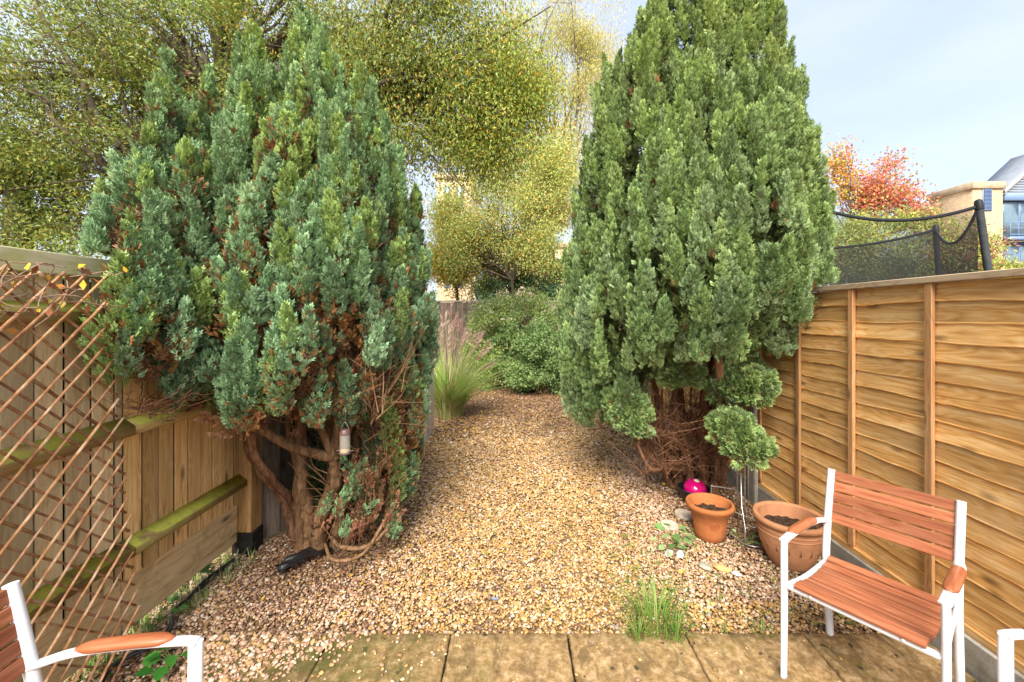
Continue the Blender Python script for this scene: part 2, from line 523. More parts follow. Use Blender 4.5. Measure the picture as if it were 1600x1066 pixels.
def gravel_colour(x, y, n):
    c = PAL[RNG.choice(len(PAL), n, p=PALP)]
    p = PINK[RNG.integers(0, len(PINK), n)]
    w = np.clip((-0.35 - x - 0.12 * (y - 2)) * 1.6, 0, 1) * (y < 4.6) + np.clip((x - 0.55 - 0.1 * (y - 2.2)) * 2.2, 0, 1) * (y > 2.45) * (y < 5)
    w = np.clip(w + 0.5 * nz(x, y, 1.3, 5.0), 0, 1)
    pick = RNG.random(n) < w
    c = np.where(pick[:, None], p, c)
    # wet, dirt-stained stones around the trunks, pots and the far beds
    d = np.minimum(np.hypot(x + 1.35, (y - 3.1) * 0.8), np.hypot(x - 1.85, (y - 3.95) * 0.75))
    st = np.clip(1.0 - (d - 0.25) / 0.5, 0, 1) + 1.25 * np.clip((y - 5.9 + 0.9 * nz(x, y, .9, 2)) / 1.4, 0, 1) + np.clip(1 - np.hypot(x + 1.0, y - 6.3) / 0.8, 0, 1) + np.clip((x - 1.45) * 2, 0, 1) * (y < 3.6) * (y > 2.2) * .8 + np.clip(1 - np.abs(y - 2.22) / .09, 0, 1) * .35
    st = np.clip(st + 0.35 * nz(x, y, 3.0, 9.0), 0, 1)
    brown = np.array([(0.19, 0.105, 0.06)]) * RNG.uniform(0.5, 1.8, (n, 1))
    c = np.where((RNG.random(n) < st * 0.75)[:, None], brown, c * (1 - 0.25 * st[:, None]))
    return c * RNG.uniform(0.85, 1.2, (n, 1))
g = Geo()
for (ya, yb, dens, size) in ((1.5, 3.6, 6600, 0.0178), (3.6, 5.4, 4300, 0.0205), (5.4, 9.6, 2200, 0.028)):
    N = int((yb - ya) * 4.9 * dens)
    x = RNG.uniform(-2.6, 2.3, N); y = RNG.uniform(ya, yb, N)
    cov = patio_cover(x, y)
    k = in_garden(x, y) & (RNG.random(N) < cov) & ~((y < 1.75) & (np.abs(x) < 1.3))
    x, y = x[k], y[k]; n = len(x)
    onp = (y < PAT_Y - 0.005) & (x > -1.56)
    s = size * np.clip(RNG.lognormal(0, 0.3, n), 0.5, 1.9)
    z = np.where(onp, 0.006 + s * 0.2, -0.024 + RNG.uniform(-0.006, 0.014, n) + 0.006 * nz(x, y, 4))
    a = RNG.uniform(0, 2 * math.pi, n)
    up = np.stack([RNG.normal(0, .3, n), RNG.normal(0, .3, n), np.ones(n)], 1)
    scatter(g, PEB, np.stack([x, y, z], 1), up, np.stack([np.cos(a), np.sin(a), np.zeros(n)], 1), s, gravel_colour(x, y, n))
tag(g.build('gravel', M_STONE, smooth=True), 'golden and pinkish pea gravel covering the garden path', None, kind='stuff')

# ================================================================== LEAF TEMPLATES
def leaf_templates(w=0.42, k=6, bend=0.15):
    out = []
    for _ in range(k):
        ww = w * RNG.uniform(0.8, 1.2); b = RNG.uniform(-bend, bend * 2)
        V = np.array([(0, 0, 0), (ww / 2, b * .5, 0.45), (0, b * 0.2, 1.0), (-ww / 2, b * .5, 0.45)], float)
        V[1, 1] += 0.06; V[3, 1] += 0.06
        out.append((V, np.array([(0, 1, 2, 3)]), None, np.ones((4, 3))))
    return out
LEAF = leaf_templates()
LEAF_NARROW = leaf_templates(0.28)
LEAF_ROUND = leaf_templates(0.62)

def spray_templates(k=14, lobes=5, tips=1.7):
    """flat ferny conifer spray, unit length along Z, facing Y"""
    out = []
    for _ in range(k):
        V = []; Q = []; C = []
        def blade(p, d, ln, w, t):
            d = d / np.linalg.norm(d); s = np.cross(d, (0, 1, 0)) + RNG.normal(0, .25, 3); s /= np.linalg.norm(s)
            b = len(V)
            V.extend([p, p + d * ln * .45 + s * w, p + d * ln, p + d * ln * .45 - s * w]); Q.append((b, b + 1, b + 2, b + 3))
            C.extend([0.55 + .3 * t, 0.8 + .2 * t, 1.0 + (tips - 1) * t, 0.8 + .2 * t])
        for q in range(lobes):
            t = (q + .6) / (lobes + .4)
            for s in (-1, 1):
                p = np.array([0, RNG.normal(0, .03), t * 0.72])
                an = rad(RNG.uniform(32, 58)) * s
                ln = (0.52 - 0.26 * t) * RNG.uniform(.8, 1.2)
                d = np.array([math.sin(an), RNG.normal(0.12, .22), math.cos(an)])
                blade(p, d, ln, 0.066 * RNG.uniform(.8, 1.25), .35 + .65 * t)
        blade(np.array([0, 0, 0.55]), np.array([RNG.normal(0, .1), .1, 1]), 0.5, 0.09, 1)
        C = np.array(C)[:, None] * np.ones((1, 3))
        out.append((np.array(V), np.array(Q), None, C))
    return out
SPRAY = spray_templates()

# ================================================================== CONIFERS
def spire_r(s):
    """radius profile along a spire, s from bottom 0 to top 1"""
    s = np.clip(s, 0, 1)
    return np.where(s < 0.3, np.sqrt(np.clip(1 - ((0.3 - s) / 0.3) ** 2 * 0.86, 0, 1)), np.clip(1 - (s - 0.3) / 0.7, 0, 1) ** PEXP[0])

def plume_sprays(pos, ax, fc, sc, cl, base, dirn, ln, R, n, size, colfn):
    t = RNG.uniform(0, 1, n) ** 0.85
    ph = RNG.uniform(0, 2 * math.pi, n)
    d = dirn / np.linalg.norm(dirn)
    s, u = frame_at(d, np.array([0.3, 1, 0.1]))
    rr = R * np.interp(t, [0, .25, .55, .85, 1.0], [.55, 1.0, .85, .42, .05]) * RNG.uniform(.55, 1.0, n)
    radial = np.cos(ph)[:, None] * s + np.sin(ph)[:, None] * u
    P = base + d * (t * ln)[:, None] + radial * rr[:, None]
    A = d * 0.9 + radial * RNG.uniform(.25, .95, n)[:, None] * (1 - t * .6)[:, None] + RNG.normal(0, .16, (n, 3))
    F = radial + RNG.normal(0, .55, (n, 3))
    pos.append(P); ax.append(A); fc.append(F); sc.append(size * RNG.uniform(.65, 1.25, n)); cl.append(colfn(P, t, n))

GREENS = {'blue': np.array([(0.185, 0.295, 0.135), (0.225, 0.34, 0.165), (0.15, 0.245, 0.11), (0.23, 0.32, 0.09)]),
          'green': np.array([(0.20, 0.285, 0.085), (0.25, 0.335, 0.115), (0.16, 0.235, 0.08), (0.215, 0.295, 0.125)])}
DEAD = np.array([(0.40, 0.17, 0.06), (0.26, 0.11, 0.045), (0.46, 0.24, 0.08), (0.18, 0.085, 0.045)])

PEXP = [1.0]
def conifer_crown(spires, palette, size, dens, plume_l, plume_r, clip, dead, seed, balls=(), zlight=(2.0, 0.5)):
    rs = np.random.default_rng(seed)
    pal = GREENS[palette]
    pos, ax, fc, sc, cl = [], [], [], [], []
    def inside(P, skip, f):
        for k, (x, y, z0, z1, r) in enumerate(spires):
            if k == skip: continue
            s = (P[2] - z0) / (z1 - z0)
            if 0.02 < s < 0.98 and math.hypot(P[0] - x, P[1] - y) < float(spire_r(s)) * r * f: return True
        return False
    for k, (cx, cy, z0, z1, r) in enumerate(spires):
        H = z1 - z0
        area = 2 * math.pi * r * 0.72 * H
        n = int(area / (plume_r * plume_l * 0.95))
        for q in range(n):
            s = rs.random() ** 0.95 * 0.93; th = rs.random() * 2 * math.pi
            lump = 1 + 0.16 * mnoise.noise(Vector((math.cos(th) * 1.6 + k * 3, math.sin(th) * 1.6, s * 4)))
            rr = float(spire_r(s)) * r * lump * rs.uniform(.87, 1.09)
            P = np.array([cx + rr * math.cos(th), cy + rr * math.sin(th), z0 + s * H])
            toward = -(P[0] - cx) * cx - (P[1] - cy) * cy        # facing the garden side
            if inside(P, k, 0.80) or rs.random() < .03: continue
            if toward < -0.35 * r and rs.random() < 0.55: continue
            ln = plume_l * rs.uniform(.6, 1.25) * (1 - .25 * s); R = plume_r * rs.uniform(.65, 1.25) * (1 - .45 * s)
            if s > .72: ln *= 1.35
            out = np.array([math.cos(th), math.sin(th), 0])
            dirn = np.array([0, 0, 1.0]) + out * rs.uniform(.05, .30) * (1 - s * .75) + rs.normal(0, .07, 3)
            base = P - np.array([0, 0, ln * .45]) - out * R * .4
            dz = mnoise.noise(Vector((P[0] * 2.3 + seed, P[1] * 2.3, P[2] * 1.5)))
            dmix = np.clip((dead[0] + dz) * dead[1], 0, 1) * np.clip((dead[2] - P[2]) / .8, 0.0, 1) if dead else 0
            tone = rs.uniform(.78, 1.24); pc = pal[rs.integers(0, len(pal))]
            yel = np.clip((P[2] - zlight[0]) * zlight[1], -0.25, 1)
            bc = pc * (1 + np.array([.10, .04, -.25]) * yel) * tone
            isdead = rs.random() < dmix * .28
            def cf(Pt, t, m_, bc=bc, dm=dmix, isdead=isdead):
                c = bc * RNG.uniform(.84, 1.16, (m_, 1))
                pr = (.85 if isdead else dm * .38) * np.ones(m_) + (t < .2) * (.16 if dm > .02 else .02)
                return np.where((RNG.random(m_) < pr)[:, None], DEAD[RNG.integers(0, 4, m_)] * RNG.uniform(.6, 1.15, (m_, 1)), c)
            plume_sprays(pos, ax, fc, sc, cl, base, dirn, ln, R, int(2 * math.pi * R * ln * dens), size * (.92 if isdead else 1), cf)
        # brown and green inner twigs close the crown, darkened to paint the inner shade
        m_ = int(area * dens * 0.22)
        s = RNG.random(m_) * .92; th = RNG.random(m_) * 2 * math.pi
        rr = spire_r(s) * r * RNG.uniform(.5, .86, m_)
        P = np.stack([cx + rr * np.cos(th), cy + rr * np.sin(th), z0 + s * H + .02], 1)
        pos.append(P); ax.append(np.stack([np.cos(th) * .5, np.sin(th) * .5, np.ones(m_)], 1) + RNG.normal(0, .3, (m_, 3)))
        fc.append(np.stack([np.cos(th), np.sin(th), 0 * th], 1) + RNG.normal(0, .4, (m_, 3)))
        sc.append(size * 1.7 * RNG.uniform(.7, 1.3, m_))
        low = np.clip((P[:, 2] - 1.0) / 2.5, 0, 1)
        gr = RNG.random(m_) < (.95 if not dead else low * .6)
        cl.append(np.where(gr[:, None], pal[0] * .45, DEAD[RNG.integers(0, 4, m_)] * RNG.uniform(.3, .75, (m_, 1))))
    for (bx, by, bz, br) in balls:
        n = int(4 * math.pi * br * br / (plume_r ** 2 * 1.1))
        for q in range(n):
            v = rs.normal(0, 1, 3); v /= np.linalg.norm(v)
            if v[2] < -.75: continue
            P = np.array([bx, by, bz]) + v * br * (.72 + .12 * rs.random()) * np.array([1, 1, .9])
            dirn = v * .9 + np.array([0, 0, .55])
            pc = pal[rs.integers(0, len(pal))] * rs.uniform(.85, 1.15)
            def cf2(Pt, t, m_, pc=pc):
                c = pc * RNG.uniform(.84, 1.16, (m_, 1))
                return np.where((RNG.random(m_) < .05)[:, None], DEAD[RNG.integers(0, 4, m_)] * .7, c)
            plume_sprays(pos, ax, fc, sc, cl, P - dirn * .03, dirn, plume_l * .26, plume_r * .8, int(2 * math.pi * plume_r * plume_l * .3 * dens), size * .9, cf2)
    P = np.concatenate(pos); A = np.concatenate(ax); F = np.concatenate(fc); S = np.concatenate(sc); C = np.concatenate(cl)
    k = clip(P, S)
    P, A, F, S, C = P[k], A[k], F[k], S[k], C[k]
    g = Geo()
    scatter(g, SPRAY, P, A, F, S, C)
    return g

def stems(g, base, targets, r0, r1, n=9, seed=1, bump=0.35):
    rs = np.random.default_rng(seed)
    for (bx, by), tg, f in targets:
        b = np.array([base[0] + bx, base[1] + by, -0.05]); t = np.array(tg)
        mid = b * .5 + t * .5 + np.array([rs.normal(0, .03), rs.normal(0, .03), rs.normal(-.04, .03)])
        q1 = b * .82 + t * .18 + np.array([0, 0, .06]); q2 = b * .25 + t * .75 + rs.normal(0, .03, 3)
        P = smooth_path([b, q1, mid, q2, t], 7)
        rr = np.linspace(r0 * f, r1 * f, len(P)); rr[:3] *= (1.55, 1.3, 1.12)
        P = P + rs.normal(0, .006, P.shape)
        tube(g, P, rr, n, bump=bump)

def fine_twigs(g, starts, n, seed, ln=(.15, .5), r=.0035, spread=.5, upb=.8, col=(1, 1, 1)):
    rs = np.random.default_rng(seed)
    for q in range(n):
        s = np.array(starts[rs.integers(0, len(starts))]) + rs.normal(0, .03, 3)
        d = np.array([rs.normal(0, spread), rs.normal(0, spread), upb]); d /= np.linalg.norm(d)
        L_ = rs.uniform(*ln)
        P = [s, s + d * L_ * .5 + rs.normal(0, .02, 3), s + d * L_ + rs.normal(0, .04, 3)]
        tube(g, smooth_path(P, 3), [r * 1.3, r * 1.2, r * 1.1, r, r * .8, r * .6, r * .4], 4, caps=False, col=col)
        for e in range(rs.integers(1, 4)):
            p = s + d * L_ * rs.uniform(.3, .9)
            d2 = d + rs.normal(0, .6, 3)
            tube(g, [p, p + d2 * L_ * .2, p + d2 * L_ * .38 + rs.normal(0, .01, 3)], [r * .7, r * .5, r * .25], 3, caps=False, col=col)

# --- tree A: the big blue-green conifer by the left fence post
def clipA(P, S):
    fence = (P[:, 0] < -1.86) & (P[:, 2] < 1.94) & (P[:, 1] < 3.1)
    post = (P[:, 0] < -1.78) & (P[:, 1] > 2.88) & (P[:, 1] < 3.1) & (P[:, 2] < 1.1)
    return ~fence & ~post & (P[:, 2] > 0.02)
SP_A = [(-1.466, 2.95, 1.15, 3.80, .44), (-1.70, 2.72, 1.25, 3.46, .31), (-1.10, 3.00, .95, 3.40, .38), (-.90, 3.10, .40, 2.92, .21),
        (-.80, 3.28, 1.1, 2.60, .14), (-1.38, 2.50, 1.16, 2.85, .36), (-1.10, 2.62, 1.12, 2.95, .33), (-1.62, 2.42, 1.22, 2.75, .21),
        (-.97, 3.10, .16, 1.5, .17), (-1.46, 2.28, 1.12, 2.2, .20), (-1.20, 2.36, 1.15, 2.2, .22), (-1.35, 2.75, 1.5, 3.35, .3), (-1.6, 2.85, 1.6, 3.2, .25), (-1.28, 2.95, 1.5, 3.45, .25), (-1.5, 3.55, .1, 2.4, .36), (-1.15, 3.5, .1, 2.2, .3)]  # last two low spires added to darken the space behind the stems
BASE_A = (-1.42, 2.98, 0)
t = empty('conifer_tree', BASE_A, 'broad blue-green conifer with orange dead patches and a bird feeder, beside the left fence post', 'tree', 'clipped conifer trees')
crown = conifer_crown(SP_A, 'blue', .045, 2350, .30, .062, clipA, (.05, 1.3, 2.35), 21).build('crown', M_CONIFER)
g = Geo()
stems(g, BASE_A, [((-.12, .05), (-1.62, 3.0, 1.3), .85), ((-.04, 0), (-1.50, 2.85, 1.35), 1.0), ((.02, -.02), (-1.22, 2.80, .72), 1.25),
                  ((.10, .04), (-1.0, 3.05, 1.3), .8), ((.16, .08), (-.85, 3.1, .8), .6), ((.03, .1), (-1.2, 3.1, 1.5), .9), ((.2, .0), (-.93, 2.95, .5), .5), ((.05, .12), (-1.35, 3.15, 1.6), .8)], .052, .030, 10, 3)
fork = np.array([-1.22, 2.80, .70])
for tg, r in (((-1.62, 2.52, 1.08), .03), ((-1.12, 2.70, 1.2), .024), ((-1.30, 2.62, 1.2), .022), ((-1.0, 2.8, 1.15), .02)):
    m_ = fork * .45 + np.array(tg) * .55 + np.array([0, 0, -.07 if tg[0] < -1.4 else -.02])
    P = smooth_path([fork, m_, tg, np.array(tg) + np.array([0, 0.1, .3])], 7)
    tube(g, P, np.linspace(r * 1.2, r * .5, len(P)), 8, bump=.3)
P = smooth_path([(-1.3, 2.95, .1), (-1.15, 2.78, .12), (-.98, 2.78, .13), (-.86, 2.95, .2)], 7); tube(g, P, .014, 6, bump=.3)
P = smooth_path([(-1.32, 2.9, .08), (-1.18, 2.72, .07), (-1.0, 2.74, .1), (-.9, 2.9, .25)], 7); tube(g, P, .011, 6, bump=.3)
st = [np.array((-1.3 + .45 * random.random(), 2.8 + .2 * random.random(), .2 + .9 * random.random())) for _ in range(30)]
st += [np.array((-1.65 + .8 * random.random(), 2.45 + .3 * random.random(), 1.0 + .15 * random.random())) for _ in range(30)]
fine_twigs(g, st, 170, 5)
trunk = g.build('trunk', M_BARK_TAN, smooth=True)
adopt(t, crown, trunk)
# rust-coloured dead sprigs and a few live ones low in the opening
g = Geo(); gw = Geo(); rs = np.random.default_rng(31)
pos, ax, fc, sc, cl = [], [], [], [], []
roots = [(-1.12, 2.80, .18), (-1.0, 2.86, .16), (-1.15, 2.72, .30), (-1.08, 2.78, .45), (-.98, 2.88, .4), (-.96, 2.9, .8), (-1.02, 2.85, .95), (-1.3, 2.55, .98), (-1.5, 2.40, .98), (-1.62, 2.5, 1.06), (-.92, 2.95, .1)]
for q in range(120):
    k_ = rs.integers(0, len(roots)); b = np.array(roots[k_]) + rs.normal(0, 1, 3) * np.array([.06, .05, .05]); L_ = rs.uniform(.12, .30)
    d = np.array([rs.normal(.1, .35), rs.normal(-.15, .3), 1 if k_ < 7 or k_ == 10 else .25]); d /= np.linalg.norm(d)
    tube(gw, [b, b + d * L_ * .5 + rs.normal(0, .012, 3), b + d * L_], [.003, .0022, .001], 4, caps=False)
    grn = k_ in (0, 2, 3, 10) and rs.random() < .42
    c0 = GREENS['blue'][0] * 1.1 if grn else np.array((.34, .155, .085)) * rs.uniform(.6, 1.25)
    plume_sprays(pos, ax, fc, sc, cl, b + d * L_ * .3, d, L_ * .75, .030 if grn else .018, 60 if grn else 34, .034 if grn else .024, lambda P, t, m_, c0=c0: c0 * RNG.uniform(.75, 1.2, (m_, 1)))
P = np.concatenate(pos); k = clipA(P, P)
scatter(g, SPRAY, P[k], np.concatenate(ax)[k], np.concatenate(fc)[k], np.concatenate(sc)[k], np.concatenate(cl)[k])
adopt(t, g.build('dead_sprigs', M_CONIFER), gw.build('twigs', M_BARK_RED))

# --- tree B: darker spires on the left, leaning over the fence
SP_B = [(-2.14, 2.62, 1.6, 3.28, .15), (-2.12, 2.90, 1.6, 3.28, .13), (-2.05, 2.36, 1.4, 2.68, .20), (-2.04, 2.18, 1.45, 2.36, .13), (-2.04, 2.44, 1.5, 3.0, .13),
        (-1.73, 2.00, 1.30, 2.15, .15), (-1.74, 2.22, 1.28, 2.50, .17), (-1.75, 1.90, 1.38, 2.05, .10), (-2.02, 2.6, 1.9, 2.85, .17), (-1.78, 2.38, 1.34, 2.6, .13), (-1.88, 2.12, 1.75, 2.35, .16)]
t = empty('conifer_tree', (-1.68, 3.2, 0), 'darker slender-spired conifer spilling over the left fence behind the trellis', 'tree', 'clipped conifer trees')
crown = conifer_crown(SP_B, 'blue', .046, 2100, .28, .058, lambda P, S: ~((P[:, 0] < -1.87) & (P[:, 2] < 1.935)) & (P[:, 2] > 1.0), (-.12, 1.3, 1.8), 33).build('crown', M_CONIFER)
g = Geo()
stems(g, (-1.68, 3.2, 0), [((0, 0), (-1.80, 2.62, 1.6), .9), ((.05, .05), (-1.76, 2.4, 1.45), .7)], .05, .028, 9, 8)
tube(g, smooth_path([(-1.8, 2.62, 1.55), (-1.9, 2.6, 2.1), (-2.05, 2.55, 2.7)], 6), .02, 7, bump=.3)
for a, b in (((-1.78, 2.5, 1.35), (-1.72, 2.0, 1.22)), ((-1.78, 2.5, 1.3), (-1.74, 2.2, 1.14)), ((-1.76, 2.6, 1.25), (-1.7, 2.35, 1.16))):
    m_ = (np.array(a) + np.array(b)) / 2 - np.array([0, 0, .05])
    tube(g, smooth_path([a, m_, b], 6), [.012] * 6 + [.010] * 6 + [.005], 6, bump=.3)
fine_twigs(g, [np.array((-1.74, 2.0 + .1 * q, 1.2)) for q in range(5)], 50, 9, (.06, .2), .0025, .6, .2)
adopt(t, crown, g.build('trunk', M_BARK_RED, smooth=True))

# --- tree C: the tall green conifer by the right fence
SP_C = [(1.70, 4.20, 1.55, 5.9, .64), (2.27, 4.20, 1.95, 5.75, .46), (2.0, 4.1, 2.2, 5.6, .4), (1.25, 3.92, 1.25, 4.6, .50), (.95, 4.12, .95, 4.15, .40), (.76, 4.30, .75, 3.45, .30),
        (1.50, 3.42, 1.50, 3.62, .52), (2.36, 3.92, 1.95, 4.05, .38), (2.56, 3.80, 2.0, 3.35, .20), (1.86, 3.22, 1.45, 2.85, .33), (1.35, 3.02, 1.42, 2.50, .34),
        (.92, 3.58, 1.12, 2.65, .34), (.72, 3.92, .72, 2.4, .28), (2.20, 3.40, 1.87, 2.75, .27), (1.68, 3.1, 1.75, 3.1, .4), (1.15, 3.3, 1.35, 3.0, .36), (2.1, 3.6, 1.9, 3.7, .4),
        (.86, 3.75, .82, 1.7, .26), (2.0,3.05,1.5,2.2,.2)]
BALLS_C = [(1.80, 3.34, 1.11, .20), (1.70, 3.38, 1.05, .14), (1.62, 3.20, .79, .13), (1.72, 3.14, .66, .14), (.93, 3.60, .88, .15), (.98, 3.58, .76, .15), (1.36, 3.45, 1.18, .13), (1.28, 3.5, 1.14, .1)]
BASE_C = (1.80, 4.15, 0)
PEXP[0] = .66
t = empty('conifer_tree', BASE_C, 'tall dense green conifer with red-brown stems standing against the right fence', 'tree', 'clipped conifer trees')
crown = conifer_crown(SP_C, 'green', .048, 1850, .36, .062, lambda P, S: ~((P[:, 0] > 2.05) & (P[:, 2] < 1.86)) & (P[:, 2] > .15), None, 55, BALLS_C, (2.2, .35)).build('crown', M_CONIFER)
g = Geo()
stems(g, BASE_C, [((-.22, -.05), (1.10, 3.80, 1.45), .75), ((-.14, -.14), (1.32, 3.70, 1.6), .7), ((-.05, -.18), (1.58, 3.70, 1.7), .85), ((.06, -.16), (1.80, 3.7, 1.7), .8), ((.15, -.06), (1.98, 3.8, 1.8), .8), ((-.2, .08), (1.0, 4.1, 1.2), .7), ((-.08, .12), (1.5, 4.3, 1.9), 1.2), ((.08, .05), (1.9, 4.1, 2.0), 1.2), ((-.25, .02), (1.05, 3.7, .7), .5), ((-.1, 0), (1.45, 3.95, 1.7), .9), ((-.3, -.04), (.98, 3.75, .95), .6), ((.2, -.02), (2.0, 3.75, 1.3), .6)], .056, .028, 10, 4, .5)
P = smooth_path([(1.68, 3.98, .55), (1.72, 3.62, .75), (1.62, 3.35, 1.05), (1.50, 3.2, 1.5)], 8); tube(g, P, np.linspace(.05, .028, len(P)), 9, bump=.4)
P = smooth_path([(1.6, 4.0, .15), (1.35, 3.8, .28), (1.15, 3.65, .32), (1.0, 3.6, .6)], 8); tube(g, P, np.linspace(.03, .012, len(P)), 7, bump=.4)
for bx, by, bz, br in BALLS_C[:5]:
    s = np.array([1.74, 3.98, .35 if bz < 1 else .7]); e = np.array([bx, by, bz])
    tube(g, smooth_path([s, s * .5 + e * .5 + np.array([0, 0, -.05]), e], 6), np.linspace(.018, .006, 13), 6, bump=.3)
fine_twigs(g, [np.array((1.74 + random.gauss(0, .13), 4.02 + random.gauss(0, .06), .08 + .35 * random.random())) for _ in range(30)], 260, 6, (.2, .75), .0035, .45, 1.0)
fine_twigs(g, [np.array((1.1 + .6 * random.random(), 3.6 + .3 * random.random(), .25 + 1. * random.random())) for _ in range(40)], 160, 7, (.15, .4), .003, .8, .5)
adopt(t, crown, g.build('trunk', M_BARK_RED, smooth=True))

# ================================================================== RIGHT FENCE (waney lap panels in concrete posts)
C_OR = [(0.25, 0.095, 0.02), (0.66, 0.345, 0.10), (0.88, 0.60, 0.28)]
M_LAP = wood('waney_lap_wood', C_OR, 'Y', True, None, fine=30, bump=0.5, grey=((0.42, 0.25, 0.10), 0.5))
M_BAT = wood('orange_batten_wood', [(0.2, 0.085, 0.03), (0.44, 0.22, 0.085), (0.56, 0.33, 0.16)], 'Z', True, None, fine=30)
M_CAPR = wood('pale_cap_wood', [(0.22, 0.15, 0.09), (0.42, 0.31, 0.19), (0.55, 0.43, 0.28)], 'Y', False, None, fine=30)
mc = NT('weathered_concrete', 0.9, 0.2)
f1 = mc.noise(mc.coords(), 4, 6, 0.65); f2 = mc.noise(mc.coords(), 90, 4, 0.7)
cc = mc.ramp(f1, [(0.3, (0.19, 0.165, 0.125)), (0.7, (0.47, 0.44, 0.38))])
cc = mc.mix(mc.maprange(f2, 0.52, 0.7, 0, 0.5), cc, (0.13, 0.12, 0.09))
cc = mc.mix(mc.maprange(mc.noise(mc.coords((1, 1, 3)), 6, 5, 0.7), 0.55, 0.7, 0, 0.5), cc, (0.16, 0.15, 0.06))
mc.base(cc); mc.bump(f2, 0.5, 0.004)
M_CONC = mc.m

def lap_panel(name, y0, y1, zb, zt, label, seed, nb=5, root=None):
    rs = np.random.default_rng(seed)
    t = empty(name, (FR + 0.03, y0, 0), label, 'fence', 'lap fence panels')
    g = Geo()
    nrow = 16; pitch = (zt - zb - 0.04) / nrow; m = 40
    ys_ = np.linspace(y0 + .004, y1 - .004, m)
    for r in range(nrow + 1):
        zt_r = zt - .035 - r * pitch + pitch * .55 if r else zt - .036
        zlow = zt - .035 - (r + 1) * pitch
        if zlow < zb: zlow = zb + 0.001
        if zt_r > zt - .036: zt_r = zt - .036
        sd = rs.uniform(0, 99)
        wav = np.array([mnoise.noise(Vector((y * 2.2, sd, 0))) * .013 + mnoise.noise(Vector((y * 9, sd, 3))) * .006 + abs(mnoise.noise(Vector((y * 30, sd, 5)))) * .004 for y in ys_])
        sag = rs.uniform(-.004, .004) * (ys_ - y0) / (y1 - y0)
        zl = zlow - wav + sag
        if zlow <= zb + .002: zl = np.full(m, zb + .002)
        th = .008; tilt = .013
        xo = FR + .018 + .0012 * (r % 2)        # outer (garden side) face, lower edge stands proud
        rows = []
        for (dx, zz) in ((tilt, np.full(m, zt_r)), (.0012, zl + .011), (0.0, zl + .006), (0.0035, zl), (th, zl), (tilt + th, np.full(m, zt_r))):
            cup = np.array([mnoise.noise(Vector((y * 3, sd, 8))) for y in ys_]) * .003
            rows.append(np.stack([xo + dx + cup, ys_, zz], 1))
        V = np.concatenate(rows)
        i, j = np.meshgrid(np.arange(5), np.arange(m - 1), indexing='ij')
        Q = np.stack([i * m + j, i * m + j + 1, (i + 1) * m + j + 1, (i + 1) * m + j], -1).reshape(-1, 4)
        c3_ = np.tile([rs.random(), rs.random(), rs.random()], (len(V), 1)); c3_[2 * m:4 * m, 0] = rs.uniform(1.1, 2.6)
        g.add(V, Q, col=c3_)
    lap = g.build('lap_boards', M_LAP, smooth='auto')
    obs = [lap]
    for k in range(nb):
        y = y0 + .02 + (y1 - y0 - .04) * k / (nb - 1)
        g = Geo(); bbox(g, FR - .004, y - .02, zb + .003, FR + .017, y + .02, zt - .034, .003, col=(rs.random(), rs.random(), rs.random()))
        obs.append(g.build('batten', M_BAT, smooth='auto'))
    g = Geo()
    bbox(g, FR - .012, y0, zt - .033, FR + .052, y1, zt, .003, col=(rs.random(), .5, rs.random()))
    obs.append(g.build('top_cap', M_CAPR, smooth='auto'))
    g = Geo(); bbox(g, FR + .002, y0 + .003, zb - .038, FR + .03, y1 - .003, zb + .001, .003, col=(rs.random(), .5, rs.random()))
    obs.append(g.build('bottom_batten', M_LAP, smooth='auto'))
    adopt(t, *obs)
ZB = EYE - .693 * FR          # top of the gravel boards
ZT = EYE + .093 * FR
YP = FPX * FR / (1184 - HX)   # near face of the concrete post
def cpost(y, label, h):
    g = Geo(); bbox(g, FR - .03, y, -.06, FR + .075, y + .1, h, .012)
    o = g.build('concrete_post', M_CONC, smooth='auto', loc=(FR, y, 0))
    tag(o, label, 'fence post', 'concrete fence posts')
def gboard(y0, y1, label):
    g = Geo(); bbox(g, FR - .012, y0, -.08, FR + .04, y1, ZB - .039, .008)
    o = g.build('gravel_board', M_CONC, smooth='auto', loc=(FR, y0, 0))
    tag(o, label, 'gravel board', 'concrete gravel boards')
lap_panel('lap_fence', YP - 2.06, YP, ZB, ZT, 'orange waney lap fence panel behind the wooden slatted chair', 5)
gboard(YP - 2.06, YP - .002, 'grey concrete gravel board under the near lap panel, by the large pot')
cpost(YP + .002, 'grey concrete post behind the wire plant support', ZT - .05)
lap_panel('lap_fence', YP + .104, YP + 1.93, ZB, ZT - .02, 'lap fence panel mostly hidden behind the tall green conifer', 6)
gboard(YP + .104, YP + 1.93, 'concrete gravel board hidden behind the stems of the green conifer')
cpost(YP + 1.932, 'far concrete post hidden behind the green conifer', ZT - .05)
lap_panel('lap_fence', YP + 2.036, YP + 3.86, ZB, ZT - .02, 'far lap fence panel behind the green conifer, nearest the leafy bush', 8)
gboard(YP + 2.036, YP + 3.86, 'far concrete gravel board beyond the green conifer')

